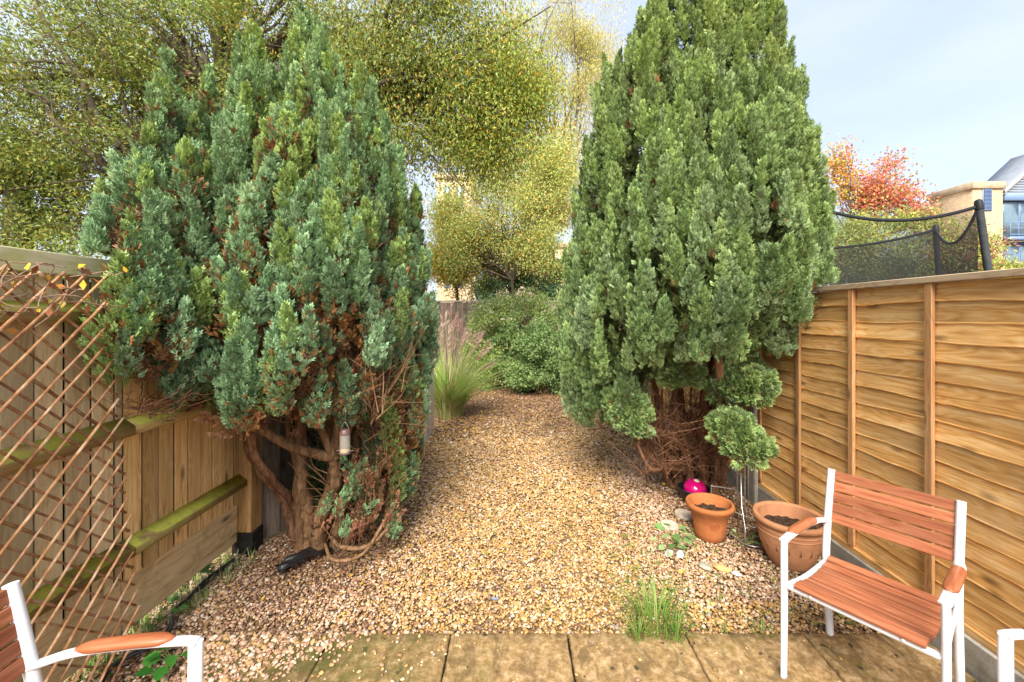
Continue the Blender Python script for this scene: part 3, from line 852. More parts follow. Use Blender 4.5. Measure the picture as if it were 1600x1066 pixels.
# ================================================================== LEFT FENCE (feather-edge boards on mossy rails)
MOSS = (0.62, 0.66, 0.09)
M_FE_OLD = wood('weathered_board_wood', [(0.33, 0.225, 0.10), (0.63, 0.48, 0.26), (0.76, 0.62, 0.38)], 'Z', True, ((0.34, 0.35, 0.12), .54, .5), fine=32)
M_FE_NEW = wood('tan_board_wood', [(0.30, 0.155, 0.045), (0.62, 0.385, 0.15), (0.76, 0.53, 0.26)], 'Z', True, ((0.25, 0.24, 0.10), .62, .4), fine=32)
M_RAIL = wood('mossy_rail_wood', [(0.13, 0.075, 0.03), (0.36, 0.22, 0.10), (0.5, 0.34, 0.18)], 'Y', False, (MOSS, .36, .9), True, fine=26)
M_CAPL = wood('green_tinged_cap_wood', [(0.45, 0.38, 0.19), (0.72, 0.64, 0.38), (0.80, 0.74, 0.50)], 'Y', False, ((0.58, 0.62, 0.18), .48, .6), fine=26)
M_KICK = wood('tan_kick_wood', [(0.28, 0.17, 0.07), (0.58, 0.41, 0.20), (0.70, 0.54, 0.30)], 'Y', True, ((0.2, 0.2, 0.07), .55, .5), fine=26)
M_POST = wood('orange_post_wood', [(0.2, 0.095, 0.03), (0.45, 0.25, 0.085), (0.58, 0.37, 0.16)], 'Z', True, ((0.25, 0.24, 0.1), .7, .3), fine=26)

M_GAP_SHADE = simple('painted_gap_shade', (.05, .033, .02), .9, .1, .4, 12)  # dark colour that paints the shadow between the fence boards
def fe_panel(y0, y1, mat, label, seed, rails=True, bw=.115):
    rs = np.random.default_rng(seed)
    t = empty('board_fence', (FL - .03, y0, 0), label, 'fence', 'feather edge fence panels')
    g = Geo(); y = y0; k = 0
    while y < y1 - .02:
        w = min(bw * rs.uniform(.94, 1.05), y1 - y)
        x = FL - .012 + rs.uniform(-.003, .003)
        bbox(g, x - .010, y + .005, .335, x, y + w - .005, 1.815, .0035, col=(rs.random() * 1.2, rs.random(), rs.random()))
        y += w; k += 1
    ob = [g.build('boards', mat, smooth='auto')]
    g = Geo(); box(g, FL - .034, y0 + .004, .34, FL - .026, y1 - .004, 1.80); ob.append(g.build('gap_shade_sheet', M_GAP_SHADE))  # added dark sheet standing in for the shade seen through the board gaps
    for zt_, h_ in ((1.68, .06), (1.12, .06), (.52, .055)):
        g = Geo()
        x0 = FL - .008; x1 = FL + .05
        V = np.array([(x0, y0, zt_ - h_), (x1, y0, zt_ - h_), (x1, y1, zt_ - h_), (x0, y1, zt_ - h_), (x0, y0, zt_ + .024), (x1, y0, zt_ - .016), (x1, y1, zt_ - .016), (x0, y1, zt_ + .024)])
        g.add(V, BOXQ, col=(rs.random(), rs.random(), rs.random()))
        ob.append(g.build('rail', M_RAIL))
    g = Geo(); bbox(g, FL - .045, y0, .075, FL - .02, y1, .335, .003, col=(rs.random(), .4, rs.random()))
    ob.append(g.build('kick_board', M_KICK, smooth='auto'))
    g = Geo(); bbox(g, FL - .055, y0, 1.817, FL + .03, y1 + .001, 1.905, .004, col=(rs.random(), .4, rs.random()))
    ob.append(g.build('top_cap', M_CAPL, smooth='auto'))
    adopt(t, *ob)
fe_panel(.55, 2.075, M_FE_OLD, 'weathered grey-brown board fence panel behind the diagonal trellis', 3)
fe_panel(2.08, 2.935, M_FE_NEW, 'warm tan board fence panel with mossy rails between trellis and post', 4, bw=.1)
t = empty('fence_post', (-1.915, 2.99, 0), 'square orange timber post with black foot at the end of the left fence', 'fence post')
g = Geo(); bbox(g, -1.975, 2.94, .13, -1.85, 3.06, 1.95, .006, col=(.5, .3, .7))
p1 = g.build('post', M_POST, smooth='auto')
g = Geo(); bbox(g, -1.985, 2.93, -.05, -1.84, 3.07, .132, .008)
p2 = g.build('foot', simple('dark_wet_timber', (.022, .018, .014), .85, .2, .4, 20, bump=.3), smooth='auto')
adopt(t, p1, p2)

# low weathered side fence stepping in behind the big conifer
def board_run(name, p0, p1, h, label, cat, mat, bw=.14, seed=1, cap=True, group=None, lean=0):
    rs = np.random.default_rng(seed)
    p0 = np.array(p0); p1 = np.array(p1); d = p1 - p0; Ln = np.linalg.norm(d); d /= Ln; nrm = np.array([-d[1], d[0]])
    t = empty(name, (p0[0], p0[1], 0), label, cat, group)
    g = Geo(); s = 0
    M0 = Matrix.Translation((p0[0], p0[1], 0)) @ Matrix.Rotation(math.atan2(d[1], d[0]), 4, 'Z')
    while s < Ln - .01:
        w = min(bw, Ln - s)
        o = rs.uniform(-.004, .004)
        bbox(g, s + .002, -.008 + o, .0, s + w - .002, .01 + o, h + rs.uniform(-.01, .01) - (.03 if cap else 0), .003, col=(rs.random(), rs.random(), rs.random()), M=M0)
        s += w
    ob = [g.build('boards', mat, smooth='auto')]
    for z in (.25, h - .25):
        g = Geo(); bbox(g, 0, .016, z, Ln, .055, z + .07, .003, col=(.4, .4, .4), M=M0); ob.append(g.build('rail', M_FE_OLD, smooth='auto'))
    if cap:
        g = Geo(); bbox(g, -.01, -.03, h - .022, Ln + .01, .06, h + .012, .004, col=(.3, .6, .4), M=M0); ob.append(g.build('top_cap', M_GREYW, smooth='auto'))
    adopt(t, *ob)
    return t
M_GREYW = wood('silvered_wood', [(0.24, 0.19, 0.14), (0.48, 0.42, 0.34), (0.66, 0.58, 0.48)], 'Z', True, ((0.22, 0.2, 0.08), .6, .4), fine=26)
M_DARKW = wood('brown_fence_wood', [(0.07, 0.05, 0.035), (0.19, 0.14, 0.10), (0.3, 0.24, 0.18)], 'Z', True, None, fine=20)
board_run('side_fence', (-1.88, 3.1), (-1.22, 4.3), 1.28, 'weathered low board fence hidden behind the blue-green conifer', 'fence', M_DARKW, seed=2, group='low side fences')  # wood colour kept dark to stand in for the shade behind the tree
board_run('side_fence', (-1.13, 4.32), (-1.215, 6.12), 1.28, 'silvery weathered low board fence seen edge-on beside the tall ornamental grass', 'fence', M_GREYW, seed=3, group='low side fences')
board_run('back_fence', (-3.2, 10.7), (2.3, 10.7), 2.0, 'grey-brown board fence across the end of the garden behind the bush', 'fence', M_DARKW, seed=4)

# ================================================================== TRELLIS
mt = NT('willow_rod', 0.7, .3)
fv = mt.noise(mt.coords((1, 1, 1), 9.0), 14, 5, .65)
mt.base(mt.mix(1.0, mt.ramp(fv, [(.3, (.22, .09, .04)), (.5, (.46, .24, .11)), (.68, (.68, .50, .33))]), mt.col(), 'MULTIPLY')); mt.bump(fv, .5, .002)
XT = -1.775
t = empty('willow_trellis', (XT, 1.5, 0), 'expanding diagonal willow trellis leaning against the weathered left fence', 'trellis')
def yedge(z): return 1.805 + (1.80 - z) * .104
rods = []
rs = np.random.default_rng(3)
starts = [(0, yedge(z), z) for z in np.arange(1.80, .12, -.09)] + [(0, y, 1.80) for y in np.arange(1.805 - .088, 1.15, -.088)]
starts += [(1, yedge(z), z) for z in np.arange(1.66, .04, -.09)] + [(1, y, .03) for y in np.arange(1.93, 1.25, -.092)]
for fam, ye, s0 in starts:
    d = np.array([-1, -1.03]) if fam == 0 else np.array([-1, .92]); d /= np.linalg.norm(d)
    tmax = (s0 - .015) / -d[1] if fam == 0 else (1.81 - s0) / d[1]
    tmax = min(tmax, (ye - .85) / -d[0])
    if tmax < .06: continue
    p1 = np.array([ye, s0]) - d * (.016 + abs(rs.normal(0, .006))) + rs.normal(0, .002, 2)
    p0 = p1 + d * (tmax + .02)
    n_ = 16
    xx = XT + (.0055 if fam == 0 else -.0055)
    P = np.array([(xx + rs.normal(0, .001), *(p0 + (p1 - p0) * q)) for q in np.linspace(0, 1, n_)])
    P[:, 1] += np.cumsum(rs.normal(0, .0011, n_)); P[:, 2] += np.cumsum(rs.normal(0, .0011, n_))
    P[:, 2] = np.maximum(P[:, 2], .006)
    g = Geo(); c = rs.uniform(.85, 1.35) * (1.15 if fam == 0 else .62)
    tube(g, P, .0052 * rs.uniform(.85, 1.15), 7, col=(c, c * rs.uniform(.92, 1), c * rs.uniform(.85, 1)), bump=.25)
    rods.append(g.build('rod', mt.m, smooth=True))
adopt(t, *rods)
# dry climbing stems with a few yellow leaves on top of the trellis
g = Geo(); rs = np.random.default_rng(8)
lp, lc = [], []
for q in range(26):
    y0_ = rs.uniform(1.38, 1.72); z0_ = rs.uniform(1.66, 1.80)
    pts = [np.array([XT + .03, y0_, z0_])]
    d = np.array([rs.uniform(0, .3), rs.normal(0, 1), rs.normal(.05, .35)])
    for _ in range(5):
        d = d + rs.normal(0, .35, 3); d /= np.linalg.norm(d); pts.append(pts[-1] + d * rs.uniform(.03, .07)); 
        pts[-1][0] = np.clip(pts[-1][0], XT + .012, XT + .12); pts[-1][2] = min(max(pts[-1][2], 1.6), 1.83)
        if rs.random() < .38: lp.append(pts[-1])
    tube(g, smooth_path(pts, 4), rs.uniform(.0012, .0026), 5, col=(.34, .22, .15))
o1 = g
lp = np.array(lp); n = len(lp)
LC = np.array([(.75, .42, .04), (.35, .12, .05), (.2, .1, .06), (.55, .22, .05), (.7, .5, .1)])
g2 = Geo()
scatter(g2, LEAF_ROUND, lp, RNG.normal(0, 1, (n, 3)), RNG.normal(0, 1, (n, 3)) + np.array([1.2, -.6, 0]), RNG.uniform(.02, .046, n), LC[RNG.integers(0, 5, n)])
t = empty('dry_vine', (XT + .03, 1.55, 1.5), 'withered climber with curled yellow and brown leaves on the trellis top', 'vine')
adopt(t, o1.build('stems', M_LITTER), g2.build('leaves', M_LITTER))

# ================================================================== CHAIRS
mw = NT('white_powder_coat', .38, .5); mw.base(mw.ramp(mw.noise(mw.coords(), 16, 5, .7), [(.3, (.66, .66, .66)), (.6, (.76, .76, .77))])); M_WHITE = mw.m
M_TEAK = wood('oiled_teak', [(0.12, 0.034, 0.015), (0.28, 0.090, 0.038), (0.40, 0.155, 0.078)], 'X', False, None, rough=.5, rnd=11, fine=42, bump=.25)
M_ARM = wood('polished_arm_wood', [(0.13, 0.035, 0.014), (0.26, 0.08, 0.033), (0.36, 0.125, 0.055)], 'Y', False, None, rough=.35, fine=24, bump=.1)
M_PLUG = simple('grey_foot_cap', (.35, .36, .38), .5)
WF, WB, DD, AH, BH, SH = .261, .234, .436, .632, .842, .432
def make_chair():
    """origin between the back legs; the front of the seat is toward -Y"""
    t = empty('garden_chair', (0, 0, 0), 'x', 'chair')
    for s in (-1, 1):
        g = Geo()
        P = smooth_path([(s * WB, .045, .0), (s * WB, .008, .25), (s * WB, -.010, .43), (s * WB, .018, .62), (s * WB, .068, BH)], 8)
        tube(g, P, .0165, 16, up=(0, 1, 0), rb=.020)
        P2 = P
        g.build('back_leg', M_WHITE, t, 'auto')
        g = Geo()
        tube(g, [(s * (WF + .004), -DD + .004, 0), (s * WF, -DD, .3), (s * (WF - .001), -DD - .004, AH - .03), (s * (WF - .002), -DD - .004, AH - .006)], [.0125, .0135, .0135, .0135], 16, up=(0, 1, 0), rb=[.0185, .0215, .0225, .0225])
        fl = g.build('front_leg', M_WHITE, t, 'auto')
        g = Geo(); tube(g, [(s * (WF + .004), -DD + .004, -.0005), (s * (WF + .004), -DD + .004, .006)], [.0135, .0135], 16, up=(0, 1, 0), rb=[.0195, .0195]); g.build('foot_cap', M_PLUG, fl, 'auto')
        g = Geo()
        A = smooth_path([(s * (WF - .002), -DD - .012, AH - .008), (s * (WF - .002), -DD + .045, AH - .004), (s * (WF - .004), -.25, AH - .006), (s * (WF - .01), -.10, AH - .016), (s * (WB + .004), -.01, AH - .034), (s * WB, .014, AH - .04)], 8)
        tube(g, A, .019, 16, up=(0, 0, 1), rb=.0105)
        ar = g.build('arm_tube', M_WHITE, t, 'auto')
        g = Geo()
        k = (A[:, 1] > -DD + .05) & (A[:, 1] < -.09); Q = A[k] + np.array([0, 0, .009]); m = len(Q)
        e = np.linspace(-1, 1, m); rr = .0245 * np.clip(1 - np.abs(e) ** 8, .35, 1)
        tube(g, Q, rr, 16, up=(0, 0, 1), rb=.0165 * np.clip(1 - np.abs(e) ** 8, .4, 1))
        g.build('arm_rest', M_ARM, t, True)
        g = Geo()   # seat side rail
        tube(g, smooth_path([(s * (WF - .006), -DD, SH - .018), (s * (WF - .02), -.25, SH - .035), (s * (WB - .006), -.012, SH - .03)], 6), .009, 12, rb=.016)
        g.build('side_rail', M_WHITE, t, 'auto')
    g = Geo(); tube(g, [(-WF, -DD, SH - .01), (WF, -DD, SH - .01)], .0135, 14, rb=.0135); g.build('front_rail', M_WHITE, t, 'auto')
    g = Geo(); tube(g, [(-WB, .006, SH - .045), (WB, .006, SH - .045)], .011, 14); g.build('back_rail', M_WHITE, t, 'auto')
    rs = np.random.default_rng(5)
    def slat(name, w, c, nrm, dirn, width, th, bow):
        g = Geo(); m = 15; V = []; c = np.array(c); nrm = unit(np.array(nrm, float)); dirn = unit(np.array(dirn, float))
        b = .003
        sec = [(-width / 2, -th / 2 + b), (-width / 2, th / 2 - b), (-width / 2 + b, th / 2), (width / 2 - b, th / 2), (width / 2, th / 2 - b), (width / 2, -th / 2 + b), (width / 2 - b, -th / 2), (-width / 2 + b, -th / 2)]
        for x in np.linspace(-w, w, m):
            o = c + nrm * (bow * (1 - (x / w) ** 2))
            for a, b_ in sec: V.append(o + np.array([x, 0, 0]) + dirn * a + nrm * b_)
        V = np.array(V); Q = []
        for i in range(m - 1):
            for j in range(8):
                j2 = (j + 1) % 8; Q.append((i * 8 + j, (i + 1) * 8 + j, (i + 1) * 8 + j2, i * 8 + j2))
        Q += [(0, 1, 2, 3), (0, 3, 4, 7), (4, 5, 6, 7)]
        e = (m - 1) * 8; Q += [(e + 3, e + 2, e + 1, e), (e + 7, e + 4, e + 3, e), (e + 7, e + 6, e + 5, e + 4)]
        g.add(V, Q, col=(rs.random(), rs.random(), rs.random()))
        return g.build(name, M_TEAK, t, 'auto')
    for k in range(5):
        z = .612 + k * .0505; y = .016 + (z - .612) * .22
        slat('back_slat', WB - .011, (0, y + .004, z), (0, 1, -.2), (0, .2, 1), .0455, .014, .007)
    # seat slats follow a dished line from back to front
    S = smooth_path([(0, -.025, SH - .004), (0, -.10, SH - .022), (0, -.22, SH - .030), (0, -.34, SH - .014), (0, -.42, SH + .010), (0, -.468, SH + .006)], 20)
    ds = np.concatenate([[0], np.cumsum(np.linalg.norm(np.diff(S, axis=0), axis=1))])
    ns = 9; pitch = ds[-1] / ns
    for k in range(ns):
        q = (k + .5) * pitch; p = np.array([np.interp(q, ds, S[:, i]) for i in range(3)])
        p2 = np.array([np.interp(q + .01, ds, S[:, i]) for i in range(3)]); d = unit(p2 - p)
        slat('seat_slat', WB - .022, p + np.array([0, 0, .006]), (0, -d[2], -d[1]) if d[1] > 0 else (0, d[2], -d[1]), d, pitch - .0095, .016, 0.0)
    for s in (-1, 1):
        g = Geo(); tube(g, S[::8] + np.array([s * .15, 0, -.008]), .006, 8); g.build('slat_support', M_WHITE, t, 'auto')
    return t
ch = make_chair()
CH = [((1.718, 1.966), -.935, 'white framed chair with full teak slat seat and back beside the large terracotta pot'),
      ((-1.425, 1.03), rad(90 + 4), 'chair cut off by the left photo edge in front of the trellis'),
      ((1.995, 1.085), rad(-90), 'chair at the bottom right corner of the photo with only a white arm corner showing')]
for k, ((x, y), rz, lab) in enumerate(CH):
    c = ch if k == 0 else copy_tree(ch)
    c.location = (x, y, .006); c.rotation_euler = (0, 0, rz); c['label'] = lab; c['group'] = 'white and teak garden chairs'

# ================================================================== POTS AND SMALL THINGS
def terracotta(name, base, dark):
    m = NT(name, .8, .25)
    a = m.noise(m.coords((1, 1, 1), 3), 7, 6, .65); b = m.noise(m.coords((1, 1, 12)), 4, 4, .6)
    c = m.ramp(a, [(.3, dark), (.6, base)])
    c = m.mix(m.maprange(b, .5, .72, 0, .35), c, tuple(min(1, x * 1.25) for x in base))
    c = m.mix(m.maprange(m.noise(m.coords((1, 1, .5)), 3.2, 5, .7), .62, .75, 0, .4), c, (.3, .22, .16))
    m.base(c); m.bump(a, .25, .003); return m.m
M_SOILP = NT('potting_soil', .95, .1)
_f = M_SOILP.noise(M_SOILP.coords(), 70, 5, .7)
M_SOILP.base(M_SOILP.ramp(_f, [(.3, (.018, .01, .006)), (.6, (.075, .045, .028)), (.8, (.2, .14, .09))])); M_SOILP.bump(_f, 1, .01)
def soil_disc(r, z, seed, name='soil'):
    g = Geo(); m = 22; V = [(0, 0, z)]; Q = []; T = []
    rs = np.random.default_rng(seed)
    for i in range(1, m):
        for j in range(64):
            a = j * 2 * math.pi / 64; rr = r * i / (m - 1); x, y = rr * math.cos(a), rr * math.sin(a)
            h = .02 * mnoise.noise(Vector((x * 18 + seed, y * 18, 0))) + .011 * mnoise.noise(Vector((x * 55, y * 55, seed))) + rs.normal(0, .0016) + .02 * (1 - (rr / r) ** 2)
            V.append((x, y, z + h))
    for i in range(m - 2):
        for j in range(64):
            a = 1 + i * 64 + j; b = 1 + i * 64 + (j + 1) % 64; Q.append((a, a + 64, b + 64, b))
    for j in range(64): T.append((0, 1 + j, 1 + (j + 1) % 64))
    g.add(V, Q, T); return g
x1, y1 = 1.44, 3.16
t = empty('plant_pot', (x1, y1, -.01), 'smaller plain terracotta pot with a round stamped emblem, holding bare soil', 'plant pot')
g = Geo(); R1 = .166
lathe(g, [(0, 0), (.095, 0), (.102, .006), (.112, .05), (.120, .12), (.131, .175), (.146, .195), (.162, .225), (.170, .236), (.170, .252), (.163, .262), (.150, .262), (.142, .25), (.132, .2), (.122, .15), (.1, .13)], 64, wob=.006)
g.build('pot_body', terracotta('terracotta_orange', (.42, .145, .045), (.28, .088, .028)), t, 'auto')
soil_disc(.131, .185, 3).build('soil', M_SOILP.m, t, True)
# stamped emblem: ring, dots and a star-like flower on the front wall
g = Geo(); fa = math.atan2(-y1, -x1) + .30
def onwall(u, v, off=.0):
    r_ = np.interp(.128 + v, [.05, .12, .175], [.112, .120, .131]) + off; a_ = fa + u / .12
    return (r_ * math.cos(a_), r_ * math.sin(a_), .128 + v)
for rr_, w_ in ((.030, .002), (.022, .0012)):
    tube(g, [onwall(rr_ * math.cos(a), rr_ * math.sin(a), .001) for a in np.linspace(0, 2 * math.pi, 33)], w_, 6, caps=False)
for k in range(8):
    a = k * math.pi / 4
    tube(g, [onwall(.004 * math.cos(a), .004 * math.sin(a), .001), onwall(.011 * math.cos(a), .011 * math.sin(a), .002), onwall(.018 * math.cos(a), .018 * math.sin(a), .001)], [.001, .0028, .001], 6)
for k in range(18):
    a = k * math.pi / 9
    tube(g, [onwall(.0245 * math.cos(a), .026 * math.sin(a), .0), onwall(.0275 * math.cos(a), .026 * math.sin(a), .001)], .0012, 5)
g.build('stamped_emblem', simple('stamped_clay', (.33, .10, .035), .85, .2), t, True)

x2, y2 = 1.825, 2.83
t = empty('plant_pot', (x2, y2, -.01), 'large round-bellied terracotta pot behind the arm of the teak chair, holding dark soil', 'plant pot'); t.scale = (.92, .92, .95)
g = Geo()
lathe(g, [(0, 0), (.118, 0), (.125, .006), (.140, .03), (.172, .09), (.196, .15), (.208, .205), (.211, .232), (.2155, .236), (.2115, .241), (.212, .258), (.2165, .262), (.2125, .267), (.212, .29), (.216, .296), (.234, .303), (.240, .314), (.240, .327), (.233, .337), (.214, .338), (.202, .33), (.199, .29), (.2, .24), (.19, .2)], 72, wob=.004)
g.build('pot_body', terracotta('terracotta_pink', (.44, .205, .10), (.32, .135, .06)), t, 'auto')
soil_disc(.198, .238, 8).build('soil', M_SOILP.m, t, True)
rs = np.random.default_rng(12); fa = math.atan2(-y2, -x2); M_MOTIF = simple('dark_clay', (.24, .11, .055), .85, .2)
for k in range(7):     # pressed leaf motifs under the bands
    g = Geo(); a = fa - 1.1 + k * .36; r_ = lambda z: np.interp(z, [.03, .09, .15, .205], [.14, .172, .196, .208]) + .0005
    for s, zz in ((0, .185), (-.02, .172), (.02, .172)):
        tube(g, [(r_(z) * math.cos(a + s * (zz + .01 - z) * 30), r_(z) * math.sin(a + s * (zz + .01 - z) * 30), z) for z in (zz + .008, zz - .012, zz - .04)], [.001, .0045, .001], 6)
    g.build('leaf_motif', M_MOTIF, t, True)

# magenta ball in a black bowl
xb, yb = 1.575, 3.76
t = empty('plastic_bowl', (xb, yb, -.01), 'round black plastic bowl under the green conifer, holding the pink ball', 'bowl')
g = Geo(); lathe(g, [(0, 0), (.085, 0), (.1, .01), (.125, .08), (.133, .11), (.143, .114), (.145, .122), (.14, .127), (.13, .124), (.12, .09), (.1, .03), (0, .012)], 48)
g.build('bowl_body', simple('black_plastic', (.013, .013, .015), .42, .5), t, 'auto')
g = Geo(); lathe(g, [(.098 * math.cos(a) + 1e-4, .090 * math.sin(a)) for a in np.linspace(-math.pi / 2, math.pi / 2, 25)], 40)
b_ = g.build('garden_ball', simple('glossy_magenta', (.50, .004, .13), .12, .6), None, True, )
b_.location = (xb + .008, yb - .0, .098)
tag(b_, 'glossy magenta ball with a pale round spot sitting in the black bowl', 'ball')
g = Geo(); lathe(g, [(.0001, .0912), (.012, .0908), (.0225, .0889), (.0235, .0872)], 28)
sp = g.build('pale_spot', simple('cream_label', (.62, .6, .42), .5, .4), b_, True)
b_.rotation_euler = (rad(14), rad(4), 0)

# wire plant supports
M_WIRE = simple('galvanised_wire', (.50, .47, .42), .35, .6, .25, 30, .7)
t = empty('wire_plant_support', (1.72, 3.30, 0), 'bent galvanised wire frames standing behind the terracotta pots', 'plant support')
r_ = .0045
def wire(pts, rr=r_): 
    g = Geo(); tube(g, pts, rr, 8); return g.build('wire', M_WIRE, smooth=True)
W = []
for (px, py1, Y, py0) in ((1152, 705, 3.45, 803), (1164, 705, 3.30, 830), (1183, 712, 3.2, 800), (1169, 712, 3.5, 806)):
    xw, z1 = at(px, py1, Y); _, z0 = at(px, py0, Y)
    W.append(wire([(xw, Y, -.03), (xw, Y, max(z1, .25) + .12)]))
W.append(wire(smooth_path([(1.60, 3.48, .0), (1.60, 3.48, .22), (1.62, 3.47, .24), (1.80, 3.45, .22)], 6)))
W.append(wire([(1.68, 3.44, .08), (1.90, 3.30, .03)]))
W.append(wire([(1.80, 3.47, .0), (1.73, 3.26, .03), (1.85, 3.16, .04)]))
W.append(wire([(1.63, 3.02, -.02), (1.63, 3.02, .12), (1.68, 3.16, .22), (1.69, 3.2, .62)]))
W.append(wire(smooth_path([(1.88, 3.1, .02), (1.74, 2.98, .015), (1.63, 3.02, .01), (1.60, 3.2, .0)], 8)))
adopt(t, *W)

# bird feeder hanging in the big conifer
xf, zf = at(539, 690, 2.45)
t = empty('bird_feeder', (xf, 2.45, zf - .065), 'small clear tube bird feeder with a dark lid hanging in the conifer opening', 'bird feeder')
gl = NT('cloudy_clear_plastic', .15, .5)
gl.b.inputs['Base Color'].default_value = (.42, .38, .32, 1); gl.b.inputs['Alpha'].default_value = .4
g = Geo(); lathe(g, [(.028, 0), (.029, .01), (.029, .105), (.026, .112)], 28); g.build('tube', gl.m, t, True)
g = Geo(); lathe(g, [(0, .0), (.0275, .0), (.0275, .018), (0, .022)], 24); g.build('seed', simple('bird_seed', (.5, .36, .16), .8, .2, .5, 200), t, True)
g = Geo(); lathe(g, [(0, -.01), (.02, -.01), (.034, -.004), (.034, .001), (.03, .004)], 28); tube(g, [(-.05, 0, .012), (.05, 0, .012)], .002, 6); g.build('tray', simple('dark_copper', (.10, .06, .05), .4, .5), t, 'auto')
g = Geo(); lathe(g, [(.031, .108), (.032, .116), (.022, .133), (.008, .138), (0, .139)], 28); g.build('lid', simple('brown_lid', (.12, .065, .055), .4, .5), t, 'auto')
g = Geo(); tube(g, smooth_path([(-.028, 0, .115), (-.014, 0, .16), (0, 0, .175), (.014, 0, .16), (.028, 0, .115)], 6), .0012, 6); tube(g, [(0, 0, .173), (.003, .01, .27)], .001, 5); g.build('hanger', M_WIRE, t, True)

# flat stone discs and loose stones
M_DISC = NT('pale_flat_stone', .8, .2)
_f = M_DISC.noise(M_DISC.coords(), 45, 5, .7); M_DISC.base(M_DISC.mix(M_DISC.maprange(M_DISC.noise(M_DISC.coords(), 14, 5, .7), .5, .7, 0, .6), M_DISC.ramp(_f, [(.3, (.36, .27, .2)), (.7, (.66, .58, .47))]), (.25, .2, .12))); M_DISC.bump(_f, .5, .003)
for px, py, R_, lab in ((1069, 804, .078, 'pale round flat stone nearest the black bowl'), (1046, 821, .070, 'pale round flat stone furthest left of the two by the pot')):
    x, y = onground(px, py); g = Geo(); lathe(g, [(0, -.02), (R_ * .93, -.02), (R_, -.012), (R_, .0), (R_ * .95, .007), (R_ * .5, .0085), (0, .009)], 36, wob=.03)
    o = g.build('stone_disc', M_DISC.m, None, 'auto', None); o.location = (x, y, .004); o.rotation_euler = (rad(random.uniform(-4, 4)), rad(random.uniform(-4, 4)), random.random())
    tag(o, lab, 'stone', 'round flat stones')
def rock(px, py, sx, sy, sz, c, lab, seed, rz=0):
    x, y = onground(px, py); rs = np.random.default_rng(seed); V = []; n, m = 26, 16
    for i in range(m):
        ph = -math.pi / 2 + math.pi * i / (m - 1)
        for j in range(n):
            a = j * 2 * math.pi / n; v = Vector((math.cos(ph) * math.cos(a), math.cos(ph) * math.sin(a), math.sin(ph)))
            k = 1 + .28 * mnoise.noise(v * 1.4 + Vector((seed, 0, 0))) + .08 * mnoise.noise(v * 4 + Vector((0, seed, 0)))
            V.append((v.x * sx * k, v.y * sy * k, math.copysign(abs(v.z) ** .8, v.z) * sz * k))
    Q = [(i * n + j, i * n + (j + 1) % n, (i + 1) * n + (j + 1) % n, (i + 1) * n + j) for i in range(m - 1) for j in range(n)]
    g = Geo(); g.add(V, Q); o = g.build('loose_stone', simple('stone_' + lab.split()[0], c, .8, .25, .35, 18, bump=.4), None, True)
    o.location = (x, y, sz * .35); o.rotation_euler = (0, 0, rz); tag(o, lab, 'stone', 'loose larger stones')
rock(1101, 886, .042, .030, .014, (.34, .33, .24), 'greenish flat stone left of the orange one, in front of the smaller pot', 2, -.9)
rock(1128, 889, .052, .030, .016, (.60, .36, .14), 'orange flat stone to the right of the greenish one', 4, -.7)
rock(1150, 897, .024, .014, .012, (.70, .66, .6), 'small white stone right of the orange flat stone', 5, -.7)
rock(1045, 866, .034, .020, .022, (.78, .76, .7), 'white shell-like stone beneath the leafy weed', 6, .6)
rock(1063, 868, .022, .018, .024, (.80, .78, .72), 'smaller white stone at the right of the leafy weed', 7, .2)
rock(1077, 842, .030, .024, .018, (.55, .38, .27), 'pinkish rounded stone just left of the smaller pot', 8, .2)
# small slate chip and a dark wet leaf on the gravel
x, y = onground(773, 937); g = Geo(); bbox(g, -.02, -.007, 0, .02, .007, .006, .002); o = g.build('slate_chip', simple('blue_slate', (.20, .23, .33), .6, .4)); o.location = (x, y, .004); o.rotation_euler = (.1, .2, .15); tag(o, 'small blue-grey slate chip lying on the golden gravel', 'chip')

# black plastic sheet scrap at the foot of the conifer
g = Geo(); m = 26; V = []
for i in range(m):
    for j in range(14):
        u, v = i / (m - 1) - .5, j / 13 - .5
        V.append((u * .34, v * .13 * (1 - .5 * abs(u)) + u * .03, .018 + .03 * mnoise.noise(Vector((u * 5, v * 4, 1))) + .012 * mnoise.noise(Vector((u * 14, v * 11, 4))) + .035 * math.exp(-(u * 3) ** 2)))
g.add(V, [(i * 14 + j, (i + 1) * 14 + j, (i + 1) * 14 + j + 1, i * 14 + j + 1) for i in range(m - 1) for j in range(13)])
o = g.build('plastic_sheet', simple('black_polythene', (.012, .012, .014), .35, .6), None, True); o.location = (-1.42, 2.83, .0); o.rotation_euler = (0, 0, .75)
tag(o, 'crumpled scrap of black plastic sheet at the foot of the blue-green conifer', 'plastic sheet')
# black hose along the left fence
g = Geo(); rs = np.random.default_rng(2)
for k in range(2):
    P = []
    for px, py in ((360, 878), (335, 892), (312, 915), (285, 938), (268, 958), (262, 985), (240, 1012), (200, 1030), (170, 1050), (150, 1085)):
        x, y = onground(px + k * 5, py + 2 * k); P.append((max(x, -1.9) + rs.normal(0, .006), y, .012 + .008 * rs.random() + .008 * k))
    tube(g, smooth_path(P, 6), .0085, 8)
tag(g.build('garden_hose', simple('black_rubber', (.015, .016, .02), .3, .6), None, True), 'doubled black hose lying along the foot of the left fence', 'hose')
x, y = onground(386, 938); 

